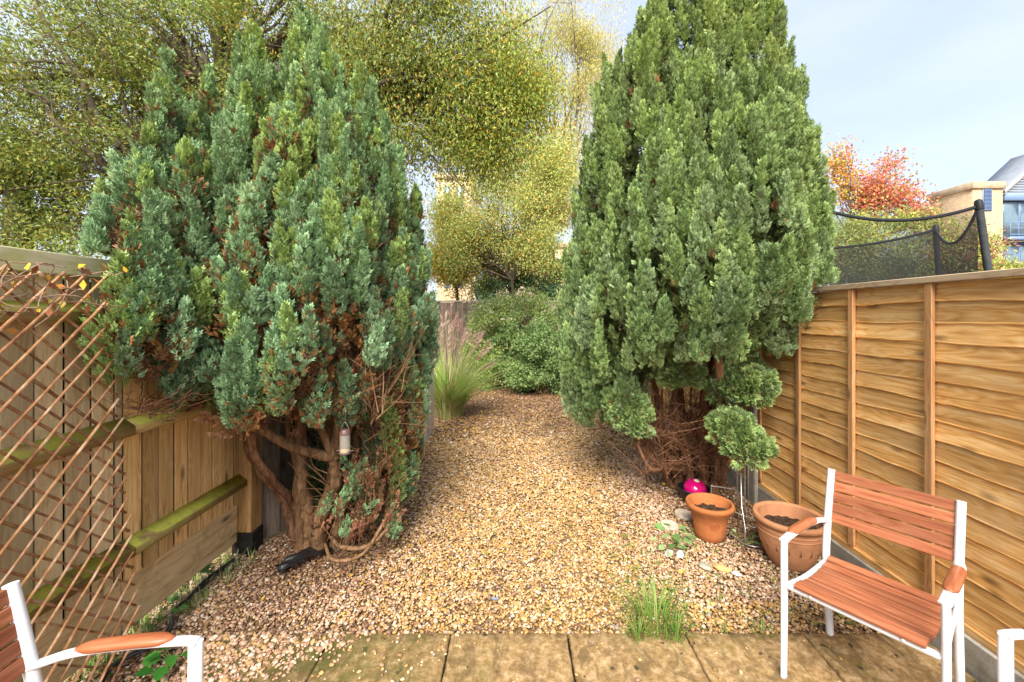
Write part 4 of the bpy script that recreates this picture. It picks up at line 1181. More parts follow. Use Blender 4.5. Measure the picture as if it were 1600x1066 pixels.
# ------------------------------------------------------------------ grass tufts and weeds
def blades(g, c, n, h, spread, w, cols, curl=.6, seed=1, lean=(0, 0), segs=5):
    rs = np.random.default_rng(seed); c = np.array(c, float)
    for _ in range(n):
        a = rs.uniform(0, 2 * math.pi); r0 = spread * math.sqrt(rs.random()) * .35
        b = c + np.array([r0 * math.cos(a), r0 * math.sin(a), 0]); H = h * rs.uniform(.45, 1.1); sp = curl * rs.uniform(.15, 1)
        d = np.array([math.cos(a + rs.normal(0, .4)), math.sin(a + rs.normal(0, .4)), 0]) + np.array([lean[0], lean[1], 0])
        side = unit(np.array([-d[1], d[0], 0])); ww = w * rs.uniform(.7, 1.2)
        V = []
        for k in range(segs + 1):
            s = k / segs; p = b + d * H * sp * s ** 1.7 + np.array([0, 0, H * (s - .45 * sp * s ** 2.4)])
            k_ = ww * (1 - s ** 2.2) + .0002; V += [p - side * k_ + np.array([0, 0, .0]), p + side * k_]
        cc = np.array(cols[rs.integers(0, len(cols))]) * rs.uniform(.8, 1.2)
        g.add(V, [(2 * k, 2 * k + 1, 2 * k + 3, 2 * k + 2) for k in range(segs)], col=cc)
GC = [(.14, .27, .04), (.20, .34, .06), (.10, .2, .03), (.28, .36, .09)]
def tuft(px, py, n, h, spread, w, label, seed, curl=.7, cols=GC, grp='grass tufts in the gravel'):
    x, y = onground(px, py); g = Geo(); blades(g, (0, 0, 0), n, h, spread, w, cols, curl, seed)
    o = g.build('grass_tuft', M_GRASS); o.location = (x, y, -.015); tag(o, label, 'grass tuft', grp); return o
tuft(1025, 975, 170, .27, .36, .0024, 'tallest bright green grass tuft at the paving edge', 1, 1.05)
tuft(1055, 995, 70, .15, .14, .0022, 'low grass tuft just right of the tallest one', 2, 1.1)
tuft(998, 995, 60, .15, .12, .0022, 'low grass tuft just left of the tallest one', 3, 1.1)
tuft(1190, 988, 50, .07, .16, .002, 'low weedy grass tuft beside the front leg of the teak chair', 4, 1.0)
tuft(1135, 990, 14, .09, .1, .0016, 'thin sparse grass stalks between the tall tuft and the chair leg', 5, .8)
g = Geo(); rs = np.random.default_rng(77)
for q in range(210):
    if q < 130: x_, y_ = rs.uniform(.6, 2.05), rs.uniform(2.25, 3.2)
    elif q < 175: x_, y_ = rs.uniform(-.4, 1.2), rs.uniform(5.5, 7.6)
    else: x_, y_ = rs.uniform(-.7, 1.6), rs.uniform(2.3, 3.6)
    blades(g, (x_, y_, -.015), rs.integers(3, 10), rs.uniform(.02, .05), .05, .0024, GC, 1.1, int(rs.integers(0, 9999)), segs=3)
tag(g.build('weeds', M_GRASS), 'scattered tiny green weeds growing up through the gravel', 'weeds', kind='stuff')
g = Geo()
for q in range(150):
    blades(g, (rs.uniform(FL - .45, FL + .03), rs.uniform(1.2, 2.95), -.03), 12, rs.uniform(.06, .16), .12, .003, GC + [(.42, .42, .2), (.5, .45, .25)], .9, int(rs.integers(0, 9999)), segs=4)
for q in range(30):
    blades(g, (rs.uniform(-1.93, -1.78), rs.uniform(2.35, 2.9), -.02), 10, rs.uniform(.05, .11), .1, .0025, [(.42, .42, .2), (.5, .45, .25), (.2, .3, .08)], .9, int(rs.integers(0, 9999)), segs=4)
tag(g.build('grass', M_GRASS), 'straggly green and straw grass growing under the left fence', 'grass', kind='stuff')

def leafy(px, py, n, h, r, size, cols, label, seed, tmpl=LEAF_ROUND, name='leafy_weed', grp='leafy weeds on the gravel'):
    x, y = onground(px, py); rs = np.random.default_rng(seed)
    g = Geo(); P = []; A = []
    for k in range(n):
        a = rs.uniform(0, 6.28); rr = r * math.sqrt(rs.random()); e = np.array([rr * math.cos(a), rr * math.sin(a), h * rs.uniform(.35, 1)])
        tube(g, [(0, 0, 0), e * .5 + np.array([0, 0, h * .15]), e], .0013, 5, col=(.16, .26, .06)); P.append(e); A.append([math.cos(a), math.sin(a), rs.uniform(-.2, .4)])
    P = np.array(P); A = np.array(A)
    stem_o = g.build('stem', M_GRASS, smooth=True)
    g = Geo(); C = np.array(cols)[rs.integers(0, len(cols), n)] * rs.uniform(.8, 1.2, (n, 1))
    scatter(g, [bigleaf(q) for q in range(4)], P, A, np.tile([[0, 0, 1.0]], (n, 1)) + rs.normal(0, .3, (n, 3)), size * rs.uniform(.7, 1.2, n), C)
    t = empty(name, (x, y, -.01), label, 'weed', grp)
    lo = g.build('leaves', M_GRASS); stem_o.parent = t; lo.parent = t
def bigleaf(seed):
    """lobed leaf, unit length along Z, facing Y"""
    rs = np.random.default_rng(seed); m = 9; V = [(0, 0, 0)]; 
    L_ = []
    for i in range(1, m):
        t = i / m; w = .36 * math.sin(math.pi * t ** .8) * (1 + .28 * (i % 2 * 2 - 1) * .7) * rs.uniform(.9, 1.1)
        L_.append((w, t))
    V = [(0, 0, 0)]; 
    for w, t in L_: V += [(-w, .07 * w * 2 + .1 * t * t * -1, t), (0, -.12 * t * t, t), (w, .07 * w * 2 - .1 * t * t, t)]
    V.append((0, -.14, 1.0)); T = [(0, 2, 1), (0, 3, 2)]; Q = []
    for i in range(len(L_) - 1):
        b = 1 + 3 * i; Q += [(b, b + 1, b + 4, b + 3), (b + 1, b + 2, b + 5, b + 4)]
    b = 1 + 3 * (len(L_) - 1); e = len(V) - 1; T += [(b, b + 1, e), (b + 1, b + 2, e)]
    V = np.array(V, float)
    return (V, np.array(Q), np.array(T), np.ones((len(V), 3)))
LG = [(.22, .36, .12), (.30, .42, .17), (.16, .28, .08)]
leafy(1056, 852, 15, .13, .10, .075, LG, 'pale green lobed weed growing by white stones left of the smaller pot', 3)
leafy(1044, 668 + 190, 6, .06, .09, .05, LG, 'small flat weed rosette left of the lobed weed', 4)
leafy(266, 1037, 9, .07, .07, .075, [(.05, .22, .03), (.08, .3, .04)], 'glossy dark green leafy weed beneath the left chair arm', 5)
leafy(300, 905, 10, .08, .10, .06, [(.09, .19, .04), (.12, .24, .06)], 'crinkled green weed at the fence foot beside the hose', 6)
leafy(250, 965, 9, .06, .12, .05, [(.1, .2, .05)], 'low green weed against the kick board near the trellis foot', 7)
leafy(1160, 850, 7, .06, .08, .04, LG, 'small weed growing between the two terracotta pots', 9)

# fallen leaves
g = Geo(); n = 1500
x = np.concatenate([RNG.normal(-1.1, .35, 260), RNG.normal(1.6, .3, 260), RNG.uniform(-1.2, 1.4, 300), RNG.normal(-.9, .3, 280), RNG.uniform(-1.2, 1.8, 400)])
y = np.concatenate([RNG.normal(3.0, .3, 260), RNG.normal(3.7, .35, 260), RNG.uniform(2.2, 8, 300), RNG.normal(6.3, .5, 280), RNG.uniform(6.6, 9.5, 400)])
k = in_garden(x, y) & (y > 2.2); x, y = x[k], y[k]; n = len(x)
FC = np.array([(.62, .34, .05), (.30, .12, .06), (.20, .09, .05), (.5, .28, .08), (.36, .2, .12), (.7, .46, .06)])
scatter(g, [bigleaf(9), bigleaf(11)] + LEAF_ROUND, np.stack([x, y, np.full(n, -.004) + RNG.uniform(0, .01, n)], 1), np.stack([RNG.normal(0, 1, n), RNG.normal(0, 1, n), RNG.normal(.12, .12, n)], 1), np.tile([[0, 0, 1.0]], (n, 1)) + RNG.normal(0, .25, (n, 3)), RNG.uniform(.014, .034, n) * (1 + .18 * np.clip(y - 3, 0, 5)), FC[RNG.integers(0, 6, n)])
tag(g.build('fallen_leaves', M_LITTER), 'fallen yellow and brown leaves scattered over the gravel', None, kind='stuff')

# ================================================================== END OF THE GARDEN: ornamental grass and bushes
gx, gy = -1.12, 6.95
t = empty('ornamental_grass', (gx, gy, 0), 'tall arching ornamental grass with pinkish plumes beside the low fence', 'ornamental grass')
g = Geo()
blades(g, (gx, gy, -.03), 760, 1.30, .5, .008, [(.30, .46, .08), (.40, .56, .12), (.22, .38, .06), (.50, .58, .20), (.6, .5, .26)], .95, 4, (.35, -.15), 8)
blades(g, (gx + .02, gy - .1, -.03), 120, .6, .7, .006, [(.5, .4, .2), (.42, .3, .14), (.3, .36, .1)], .8, 9, (.1, -.1), 6)
o1 = g.build('blades', M_GRASS)
g = Geo(); rs = np.random.default_rng(5); P_, A_, F_, S_, C_ = [], [], [], [], []
for q in range(30):
    a = rs.uniform(-.5, 1.0) ; top = np.array([gx + rs.uniform(-.22, .62), gy + rs.uniform(-.3, .2), rs.uniform(1.05, 1.72)])
    if top[0] > gx + .15: top[2] -= .9 * (top[0] - gx - .1)
    b = np.array([gx + rs.uniform(-.1, .1), gy + rs.uniform(-.1, .1), 0])
    P = smooth_path([b, (b + top) / 2 + np.array([0, 0, .15]), top], 6); tube(g, P, .0028, 4, caps=False, col=(.5, .42, .22))
    pal = [(.48, .25, .22), (.42, .22, .22), (.62, .45, .34)] if top[0] > gx + .02 else [(.66, .52, .38), (.6, .42, .34)]
    d = unit(P[-1] - P[-3]); 
    for s in range(34):
        u_ = rs.uniform(0, .27); side = rs.normal(0, 1, 3); side[2] = abs(side[2]) * .2
        P_.append(top - d * .05 + d * u_ * .8); A_.append(d * 1.0 + side * .34 + np.array([.45, 0, -.9 * u_])); F_.append(rs.normal(0, 1, 3)); S_.append(rs.uniform(.07, .13)); C_.append(np.array(pal[rs.integers(0, len(pal))]) * rs.uniform(.8, 1.2))
o2 = g.build('stalks', M_GRASS)
g = Geo(); scatter(g, [(v * np.array([.22, .3, 1]), q, t_, c) for v, q, t_, c in leaf_templates(.3, 4)], np.array(P_), np.array(A_), np.array(F_), np.array(S_), np.array(C_))
o3 = g.build('plumes', M_GRASS)
adopt(t, o1, o2, o3)

def leaf_cloud(blobs, n, size, cols, seed, tmpl=LEAF, gap=(0.0, 2.0), hollow=.55, droop=.25, ymax=None, clump=.16, percl=14, front=.0, colz=None):
    """leaves gathered in small clumps through the volume of several ellipsoids (x, y, z, rx, ry, rz, weight)"""
    rs = np.random.default_rng(seed); W = np.array([b[6] for b in blobs], float); W /= W.sum()
    m = int(n / percl); idx = rs.choice(len(blobs), m * 2, p=W); B = np.array([b[:6] for b in blobs])[idx]
    v = unit(rs.normal(0, 1, (m * 2, 3))); r = hollow + (1 - hollow) * rs.random(m * 2) ** .8
    lump = np.array([1 + .22 * mnoise.noise(Vector(p * 2.1) + Vector((seed, 0, 0))) for p in v])
    P = B[:, :3] + v * (r * lump)[:, None] * B[:, 3:6]
    dn = np.array([mnoise.noise(Vector(p) * gap[1] + Vector((0, seed, 0))) + .4 * mnoise.noise(Vector(p) * gap[1] * 2.7) for p in P])
    P = P[dn > gap[0] - .0][:m]
    V = np.repeat(P, percl, 0); V = V + rs.normal(0, clump, V.shape) * np.array([1, 1, .8])
    nn = len(V)
    A = rs.normal(0, 1, (nn, 3)) + np.array([0, 0, -droop * 3]); F = rs.normal(0, 1, (nn, 3)) + np.array([0, -.5, .7])
    ci = np.repeat(rs.integers(0, len(cols), len(P)), percl); alt = rs.integers(0, len(cols), nn); ci = np.where(rs.random(nn) < .3, alt, ci)
    C = np.array(cols)[ci] * rs.uniform(.85, 1.15, (nn, 1))
    if colz is not None: C = colz(V, C, rs)
    g = Geo(); scatter(g, tmpl, V, A, F, size * rs.uniform(.7, 1.3, nn), C)
    return g, P

def limbs(g, fork, P, r, seed, k=28, sub=3, minr=.008, n=7):
    """limbs from a fork to points of the crown, each with side twigs"""
    rs = np.random.default_rng(seed); fork = np.array(fork, float)
    for q in rs.choice(len(P), min(k, len(P)), replace=False):
        e = P[q]; d = e - fork; Ln = np.linalg.norm(d)
        m1 = fork + d * .35 + rs.normal(0, .05 * Ln, 3) + np.array([0, 0, .10 * Ln]); m2 = fork + d * .7 + rs.normal(0, .04 * Ln, 3) + np.array([0, 0, .06 * Ln])
        C = smooth_path([fork, m1, m2, e], 5); rr = np.linspace(r * rs.uniform(.45, .9), minr, len(C)); tube(g, C, rr, n, caps=False)
        near = P[np.argsort(np.linalg.norm(P - e, axis=1))[:60]]
        for _ in range(sub):
            s = C[rs.integers(5, len(C) - 1)]; t_ = near[rs.integers(0, len(near))]
            tube(g, smooth_path([s, (s + t_) / 2 + rs.normal(0, .05 * Ln, 3), t_], 4), np.linspace(minr * 1.6, minr * .4, 9), 5, caps=False)

def bush(name, loc, blobs, n, size, cols, label, cat, seed, grp=None, tmpl=LEAF, **kw):
    g, P = leaf_cloud(blobs, n, size, cols, seed, tmpl, **kw)
    t = empty(name, loc, label, cat, grp); o1 = g.build('foliage', M_LEAF)
    g = Geo(); rs = np.random.default_rng(seed)
    for q in rs.choice(len(P), min(45, len(P)), replace=False):
        b = np.array(loc) + np.array([rs.normal(0, .1), rs.normal(0, .1), -.05]); tube(g, smooth_path([b, b * .5 + P[q] * .5 + np.array([0, 0, .1]), P[q]], 4), np.linspace(.012, .003, 9), 5, caps=False)
    o2 = g.build('stems', M_BARK_TAN, smooth=True); adopt(t, o1, o2); return t
DG = [(.19, .30, .08), (.24, .37, .10), (.30, .42, .12), (.36, .46, .14)]
bush('flowering_bush', (.1, 9.9, 0), [(.15, 9.7, 1.15, 1.35, .8, 1.05, 3), (-.5, 9.4, 1.05, .72, .55, 1.0, 1.6), (.9, 9.6, 1.2, .7, .6, 1.0, 1)], 42000, .058, DG + [(.42, .48, .13), (.38, .46, .12), (.33, .40, .10)], 'wide green bush speckled with pale pink flower heads at the garden end', 'bush', 3, clump=.07, hollow=.6,
     colz=lambda V, C, rs: np.where(((rs.random(len(V)) < .10 * np.clip((V[:, 2] - 1.0) * 1.5, 0, 1)))[:, None], np.array([(.78, .62, .52)]) * rs.uniform(.7, 1.2, (len(V), 1)), C))
bush('leafy_bush', (.55, 8.9, 0), [(.48, 8.95, .84, 1.02, .62, .84, 3), (.95, 9.1, .8, .5, .5, .75, 1), (.05, 9.1, .6, .4, .4, .6, .6)], 34000, .056, [(.19, .30, .09), (.24, .35, .12), (.30, .40, .14), (.15, .25, .08)], 'rounded glossy green bush in front of the flowering one', 'bush', 4, clump=.06, hollow=.6, tmpl=LEAF_ROUND)
bush('evergreen_shrub', (1.2, 11.6, 0), [(.2, 11.9, 1.9, 1.7, .7, .85, 2), (1.4, 11.9, 1.9, 1.0, .7, 1.0, 1)], 11000, .075, [(.05, .11, .05), (.07, .15, .07), (.11, .19, .06)], 'dark evergreen shrub just behind the flowering bush', 'bush', 5, clump=.1)
# ================================================================== BACKGROUND TREES
def tree(name, label, base, fork, blobs, n, size, cols, seed, r=.16, bk=None, grp='background trees', nl=26, sub=3, trunk_pts=None, tmpl=LEAF, extra=None, **kw):
    g, P = leaf_cloud(blobs, n, size, cols, seed, tmpl, **kw)
    t = empty(name, base, label, 'tree', grp)
    o1 = g.build('crown', M_LEAF)
    g = Geo(); b = np.array(base, float) - np.array([0, 0, .1]); f = np.array(fork, float)
    tube(g, smooth_path([b, b * .5 + f * .5 + np.array([.05, 0, 0]), f], 6), np.linspace(r * 1.35, r * .85, 13), 12, caps=False, bump=.15)
    limbs(g, f, P, r * .75, seed, nl, sub, max(.006, r * .06))
    if extra: extra(g)
    o2 = g.build('trunk', bk or M_BARK_GREY, smooth=True); adopt(t, o1, o2)
    return t
OL = [(.20, .275, .05), (.27, .34, .065), (.16, .22, .045), (.35, .385, .08), (.25, .285, .06)]
OLY = OL + [(.42, .25, .03), (.36, .31, .04)]
# A: big olive-leaved tree behind the left fence
XA, YA = -5.9, 8.4
f_ = (at(345, 150, YA)[0], YA, at(345, 165, YA)[1])
def exA(g):
    rs = np.random.default_rng(9)
    for (px, py, dY, r_) in ((300, -60, .3, .06), (330, -120, 0, .07), (375, -120, .2, .07), (405, -60, -.3, .06), (440, 0, -.4, .05), (265, 60, -.3, .045), (420, -200, .5, .08), (350, -200, -.5, .07)):
        e = at(px, py, YA + dY); e = np.array([e[0], YA + dY, e[1]]); fk = np.array(f_)
        m_ = fk * .55 + e * .45 + np.array([(e[0] - fk[0]) * -.12, 0, .1]); C = smooth_path([fk, m_, e], 7); tube(g, C, np.linspace(r_, r_ * .5, len(C)), 8, caps=False)
blA = [(-6.3, 8.6, 7.4, 3.3, 2.0, 1.7, 3), (-8.8, 8.0, 6.2, 2.4, 1.6, 2.2, 2.0), (-4.3, 8.2, 6.9, 2.2, 1.6, 2.0, 2), (-6.0, 9.0, 5.0, 3.2, 1.2, 1.8, 1.6), (-3.0, 8.0, 6.2, 1.5, 1.1, 1.6, .9), (-4.3, 9.0, 4.6, 1.6, 1.0, 1.2, .8)]
tree('broadleaf_tree', 'big olive-leaved tree whose many limbs fork above the blue-green conifer', (-5.9, 8.4, 0), f_, blA, 78000, .074, OL + OL + [(.42, .28, .04)], 11, .17, gap=(.06, 1.3), clump=.17, percl=26, hollow=.25, extra=exA, nl=60, sub=5)
# B: tree at the far left with a dark trunk and long bare limbs reaching left
YB = 7.2
def exB(g):
    def seg(pts, r0, r1, Y=YB):
        P = [(*[at(px, py, Y)[0]], Y + dy, at(px, py, Y)[1]) for px, py, dy in pts]; C = smooth_path(P, 6); tube(g, C, np.linspace(r0, r1, len(C)), 8, caps=False)
    seg([(300, 360, .8), (235, 290, .3), (165, 200, 0), (125, 120, 0), (60, 30, .1), (20, -50, .2)], .075, .03)
    seg([(175, 215, 0), (120, 180, -.1), (60, 150, -.2), (-20, 130, -.2)], .032, .014)
    seg([(185, 232, 0), (120, 188, .1), (70, 195, .1), (15, 215, .2)], .026, .010)
    seg([(190, 238, 0), (130, 228, .2), (60, 212, .3), (-20, 200, .4)], .024, .010)
    seg([(215, 268, .1), (150, 280, 0), (90, 290, -.1), (20, 300, -.1)], .028, .010)
    seg([(158, 287, 0), (120, 300, -.1), (95, 330, -.2)], .018, .008)
    seg([(250, 135, .5), (170, 90, .2), (75, 55, .1), (0, 10, 0)], .028, .012)
blB = [(-8.3, 7.4, 4.6, 2.0, 1.2, 1.9, 2), (-6.2, 7.4, 4.3, 1.7, 1.0, 1.6, 1.6), (-7.2, 7.2, 6.2, 2.0, 1.2, 1.2, 1.2), (-5.6, 7.8, 3.2, 1.9, .8, .9, 1.2), (-8.3, 7.6, 2.8, 1.8, .8, .9, 1.0)]
tree('broadleaf_tree', 'olive-leaved tree at the far left with a leaning trunk and long bare boughs', (at(330, 360, 8)[0], 8.1, 0), (at(300, 365, 8)[0], 8.0, at(300, 365, 8)[1]), blB, 58000, .068, OL + [(.15, .17, .02), (.33, .24, .04)], 12, .1, gap=(.06, 1.5), clump=.15, percl=24, hollow=.2, extra=exB, nl=40, sub=5)
tree('broadleaf_tree', 'dark-trunked tree at the left photo edge just above the fence cap', (-9.0, 7.6, 0), (-9.0, 7.6, 3.9), [(-9.3, 7.8, 4.0, 1.1, .8, 1.1, 1)], 9000, .08, OL, 13, .2, gap=(-.1, 1.0), clump=.15, nl=10)
# C: overhanging crown in the middle, leaves larger and nearer, orange flecks
YC = 6.6
def exC(g):
    def seg(pts, r0, r1, Y=YC):
        P = [(at(px, py, Y)[0], Y + dy, at(px, py, Y)[1]) for px, py, dy in pts]; C = smooth_path(P, 6); tube(g, C, np.linspace(r0, r1, len(C)), 7, caps=False)
    seg([(560, 190, .6), (610, 120, .3), (700, 100, 0), (790, 60, -.1), (860, 10, 0)], .035, .010)
    seg([(560, 190, .6), (640, 160, .2), (720, 150, 0), (800, 165, 0)], .022, .007)
    seg([(560, 190, .6), (600, 185, .3), (660, 230, 0), (720, 290, 0), (760, 330, .1)], .02, .006)
    seg([(600, 185, .3), (640, 220, .1), (690, 265, 0), (725, 310, 0)], .014, .005)
    seg([(560, 190, .6), (600, 80, .2), (640, 20, 0), (700, -40, 0)], .03, .012)
def cC(V, C, rs):
    w = np.clip((V[:, 0] + 1.6) / 2.0, 0, 1)[:, None]      # the outer side of the crown has turned yellow
    return C * (1 - w) + w * C * np.array([1.40, 1.38, 1.2])
blC = [(-1.6, 6.6, 5.8, 1.7, .8, 1.1, 2), (-.45, 6.7, 5.2, 1.1, .8, 1.4, 2.2), (-1.7, 6.7, 4.4, 1.0, .6, .9, .6), (-.6, 6.8, 4.4, .8, .6, .6, .9), (.1, 6.9, 5.2, .55, .6, 1.2, .8), (-1.2, 6.5, 6.5, 1.6, .8, .7, 1), (-2.6, 6.9, 5.5, .9, .7, 1.0, .8), (-.5, 7.2, 5.0, 1.1, .7, 1.3, 1.2)]
tree('overhanging_tree', 'yellowing tree with fine leaves and orange flecks hanging over the gap between conifers', (-2.6, 7.6, 0), (at(560, 190, 7.2)[0], 7.2, at(560, 190, 7.2)[1]), blC, 70000, .058, OL + OLY, 14, .09, gap=(-.03, 2.4), clump=.2, percl=11, hollow=.02, droop=.5, extra=exC, nl=50, sub=4, colz=cC)
# D: pale weeping birch
blD = [(at(905, 90, 15)[0], 15, at(905, 90, 15)[1], 1.7, 1, 3.4, 2), (at(850, 280, 15)[0], 15.2, at(850, 280, 15)[1], 1.7, 1, 2.2, 1.5), (at(800, 90, 15)[0], 15.4, at(800, 90, 15)[1], 1.4, 1, 2.6, 1)]
tree('birch_tree', 'pale airy yellow-leaved birch just left of the green conifer top', (1.2, 15, 0), (1.2, 15, 5), blD, 62000, .085, [(.52, .48, .14), (.62, .56, .22), (.42, .40, .10), (.6, .5, .12)], 15, .1, gap=(-.1, .9), clump=.2, hollow=.1, droop=1.2, tmpl=LEAF_NARROW, nl=30)
tree('autumn_tree', 'airy lime and yellow autumn tree filling the gap in front of the cream building', (at(800, 470, 11.2)[0], 11.6, 0), (at(800, 430, 11.2)[0], 11.6, 2.6),
     [(at(790, 300, 11.2)[0], 11.6, at(0, 300, 11.2)[1], 1.9, .9, 1.9, 3), (at(840, 380, 11.2)[0], 11.5, at(0, 385, 11.2)[1], 1.0, .6, .9, 1), (at(870, 240, 11.2)[0], 11.7, at(0, 250, 11.2)[1], .9, .6, 1.4, 1), (at(710, 390, 11.2)[0], 11.7, at(0, 380, 11.2)[1], .95, .6, 1.1, 1.0), (at(690, 310, 11.2)[0], 11.9, at(0, 320, 11.2)[1], .5, .5, .9, .35)], 56000, .066,
     [(.60, .64, .20), (.48, .57, .16), (.72, .64, .17), (.38, .48, .13), (.74, .46, .12), (.54, .62, .20), (.44, .52, .15)], 41, .05, gap=(-.08, 2.0), clump=.2, percl=10, hollow=.05, nl=40)
# E: small yellow tree left of centre
tree('yellow_tree', 'small bright yellow autumn tree above the ornamental grass', (at(715, 470, 12)[0], 12.2, 0), (at(712, 430, 12)[0], 12.2, 2.4), [(at(705, 410, 12)[0], 12.2, at(0, 412, 12)[1], .9, .6, 1.0, 2), (at(760, 360, 12)[0], 12.4, at(0, 370, 12)[1], .9, .6, .9, .9), (at(700,330,12)[0],12.4,at(0,330,12)[1],.6,.5,.6,.4)], 16000, .088, [(.78, .55, .05), (.72, .60, .09), (.60, .52, .08), (.45, .46, .09)], 16, .05, gap=(-.02, 1.8), clump=.12, hollow=.1, nl=22)
tree('orange_tree', 'small tree with orange and green leaves above the flowering bush', (at(800, 470, 12.6)[0], 12.8, 0), (at(800, 450, 12.6)[0], 12.8, 2.2), [(at(800, 400, 12.6)[0], 12.8, at(0, 400, 12.6)[1], 1.3, .6, .8, 2), (at(850, 330, 12.6)[0], 13, at(0, 330, 12.6)[1], .9, .6, 1.0, 1)], 19000, .085, [(.60, .26, .05), (.66, .42, .08), (.30, .32, .06), (.42, .42, .10), (.24, .28, .06), (.55, .45, .08)], 17, .05, gap=(-.02, 1.8), clump=.12, hollow=.1, nl=26)
tree('pale_green_tree', 'thin yellow-green sapling above the right shoulder of the flowering bush', (at(870, 470, 13)[0], 13.6, 0), (at(870, 440, 13)[0], 13.6, 2.2), [(at(865, 415, 13)[0], 13.6, at(0, 415, 13)[1], .9, .6, .9, 2), (at(690, 370, 13)[0], 13.8, at(0, 380, 13)[1], .8, .6, .8, .8), (at(760, 440, 13)[0], 13.8, at(0, 440, 13)[1], 1.0, .6, .5, .8)], 16000, .08, [(.33, .40, .09), (.42, .46, .13), (.24, .32, .07)], 18, .04, gap=(-.05, 1.8), clump=.12, hollow=.1, nl=26)
# low greenery behind the left fence
bush('hedge_shrub', (-6.6, 6.6, 0), [(-6.4, 6.6, 1.6, 2.6, .6, 1.25, 2), (-4.4, 6.6, 1.5, 1.4, .6, 1.2, 1)], 14000, .075, OL, 'olive-green hedge shrub seen just over the left fence cap', 'bush', 19, clump=.12)

# --- right side: maple, shrubs, trampoline, buildings
tree('maple_tree', 'red and orange maple rising behind the trampoline', (at(1350, 470, 13)[0], 13, 0), (at(1350, 400, 13)[0], 13, 3.0),
     [(at(1360, 305, 13)[0], 13, at(0, 300, 13)[1], 1.15, .7, .75, 2.4), (at(1310, 255, 13)[0], 13.2, at(0, 268, 13)[1], .5, .4, .95, 1.2), (at(1405, 300, 13)[0], 13.1, at(0, 305, 13)[1], .5, .4, .5, .8), (at(1398, 246, 13)[0], 13.1, at(0, 252, 13)[1], .3, .3, .22, .12), (at(1435, 330, 13)[0], 13.1, at(0, 335, 13)[1], .35, .3, .3, .25)], 9500, .09,
     [(.72, .22, .13), (.76, .28, .16), (.60, .15, .11), (.74, .38, .14), (.46, .44, .12)], 20, .06, gap=(.05, 2.2), clump=.2, hollow=.1, nl=26, tmpl=LEAF_ROUND,
     colz=lambda V, C, rs: np.where((V[:, 0] < at(1325, 0, 13)[0])[:, None] & (rs.random(len(V)) < .6)[:, None], np.array([(.75, .55, .06)]), C))
LGC = [(.46, .54, .12), (.34, .45, .09), (.56, .58, .16), (.26, .35, .08), (.55, .46, .14)]
bush('lime_shrub', (at(1340, 470, 10)[0], 10.6, 0), [(at(1335, 380, 10.6)[0], 10.6, at(0, 400, 10.6)[1], 1.0, .6, 1.0, 2), (at(1400, 400, 10.6)[0], 10.8, at(0, 400, 10.6)[1], 1.0, .6, .95, 2), (at(1385, 350, 10.6)[0], 11, at(0, 350, 10.6)[1], 1.1, .4, .45, .7)], 12000, .085, LGC, 'yellow-green shrub behind the trampoline net, under the red maple', 'bush', 22, 'shrubs behind the trampoline', clump=.11, gap=(-.15, 1.5), hollow=.35)
bush('lime_shrub', (at(1490, 470, 10)[0], 10.9, 0), [(at(1490, 400, 10.9)[0], 10.9, at(0, 395, 10.9)[1], 1.15, .6, .9, 2), (at(1440, 340, 10.9)[0], 11.1, at(0, 345, 10.9)[1], .7, .4, .45, .5)], 10000, .085, LGC + [(.5, .2, .12), (.45, .16, .12)], 'yellow-green shrub with reddish sprays between the trampoline poles', 'bush', 23, 'shrubs behind the trampoline', clump=.11, gap=(-.1, 1.5), hollow=.35)
bush('lime_shrub', (at(1590, 470, 10)[0], 11.3, 0), [(at(1580, 425, 11.3)[0], 11.3, at(0, 430, 11.3)[1], 1.0, .5, .55, 2)], 4000, .085, LGC + [(.66, .5, .08)], 'low bright shrub right of the trampoline pole, in front of the glass building', 'bush', 24, 'shrubs behind the trampoline', clump=.1, hollow=.35)
bush('dark_conifer_shrub', (at(1400, 470, 9.6)[0], 9.7, 0), [(at(1400, 430, 9.7)[0], 9.7, at(0, 435, 9.7)[1], 1.2, .5, .5, 2), (at(1340, 430, 9.7)[0], 9.7, at(0, 440, 9.7)[1], .8, .5, .4, 1)], 9000, .07, [(.09, .13, .05), (.13, .17, .06), (.2, .2, .06)], 'darker green shrub seen low through the trampoline net', 'bush', 25, 'shrubs behind the trampoline', clump=.1, tmpl=LEAF_NARROW)

# trampoline enclosure over the neighbour's fence
M_FOAM = simple('dark_grey_foam', (.045, .05, .055), .7, .3, .3, 20)
M_STEEL = simple('grey_steel_tube', (.22, .24, .27), .4, .5)
mn_ = NT('black_netting', .8, .2); mn_.base((.02, .02, .022))
trn = mn_.n('ShaderNodeBsdfTransparent'); mx = mn_.n('ShaderNodeMixShader'); mn_.l(mn_.col(), mx.inputs[0]); mn_.l(trn.outputs[0], mx.inputs[1]); mn_.l(mn_.b.outputs[0], mx.inputs[2]); mn_.l(mx.outputs[0], mn_.out.inputs['Surface'])
t = empty('trampoline', (5.2, 5.5, 0), 'trampoline with drooping black safety net and padded poles beyond the right fence', 'trampoline')
def pt(px, py, Y): a = at(px, py, Y); return np.array([a[0], Y, a[1]])
A1, A0 = pt(1529, 318, 4.6), pt(1548, 450, 4.6); B1, B0 = pt(1462, 356, 6.3), pt(1468, 452, 6.3)
D1, D0 = pt(1292, 388, 6.9), pt(1294, 460, 6.9); E1, E0 = pt(1265, 320, 5.0), pt(1262, 460, 5.0)
ob = []
def lower(p1, p0): return p0 + (p0 - p1) / (p1[2] - p0[2]) * (p0[2] - .02)
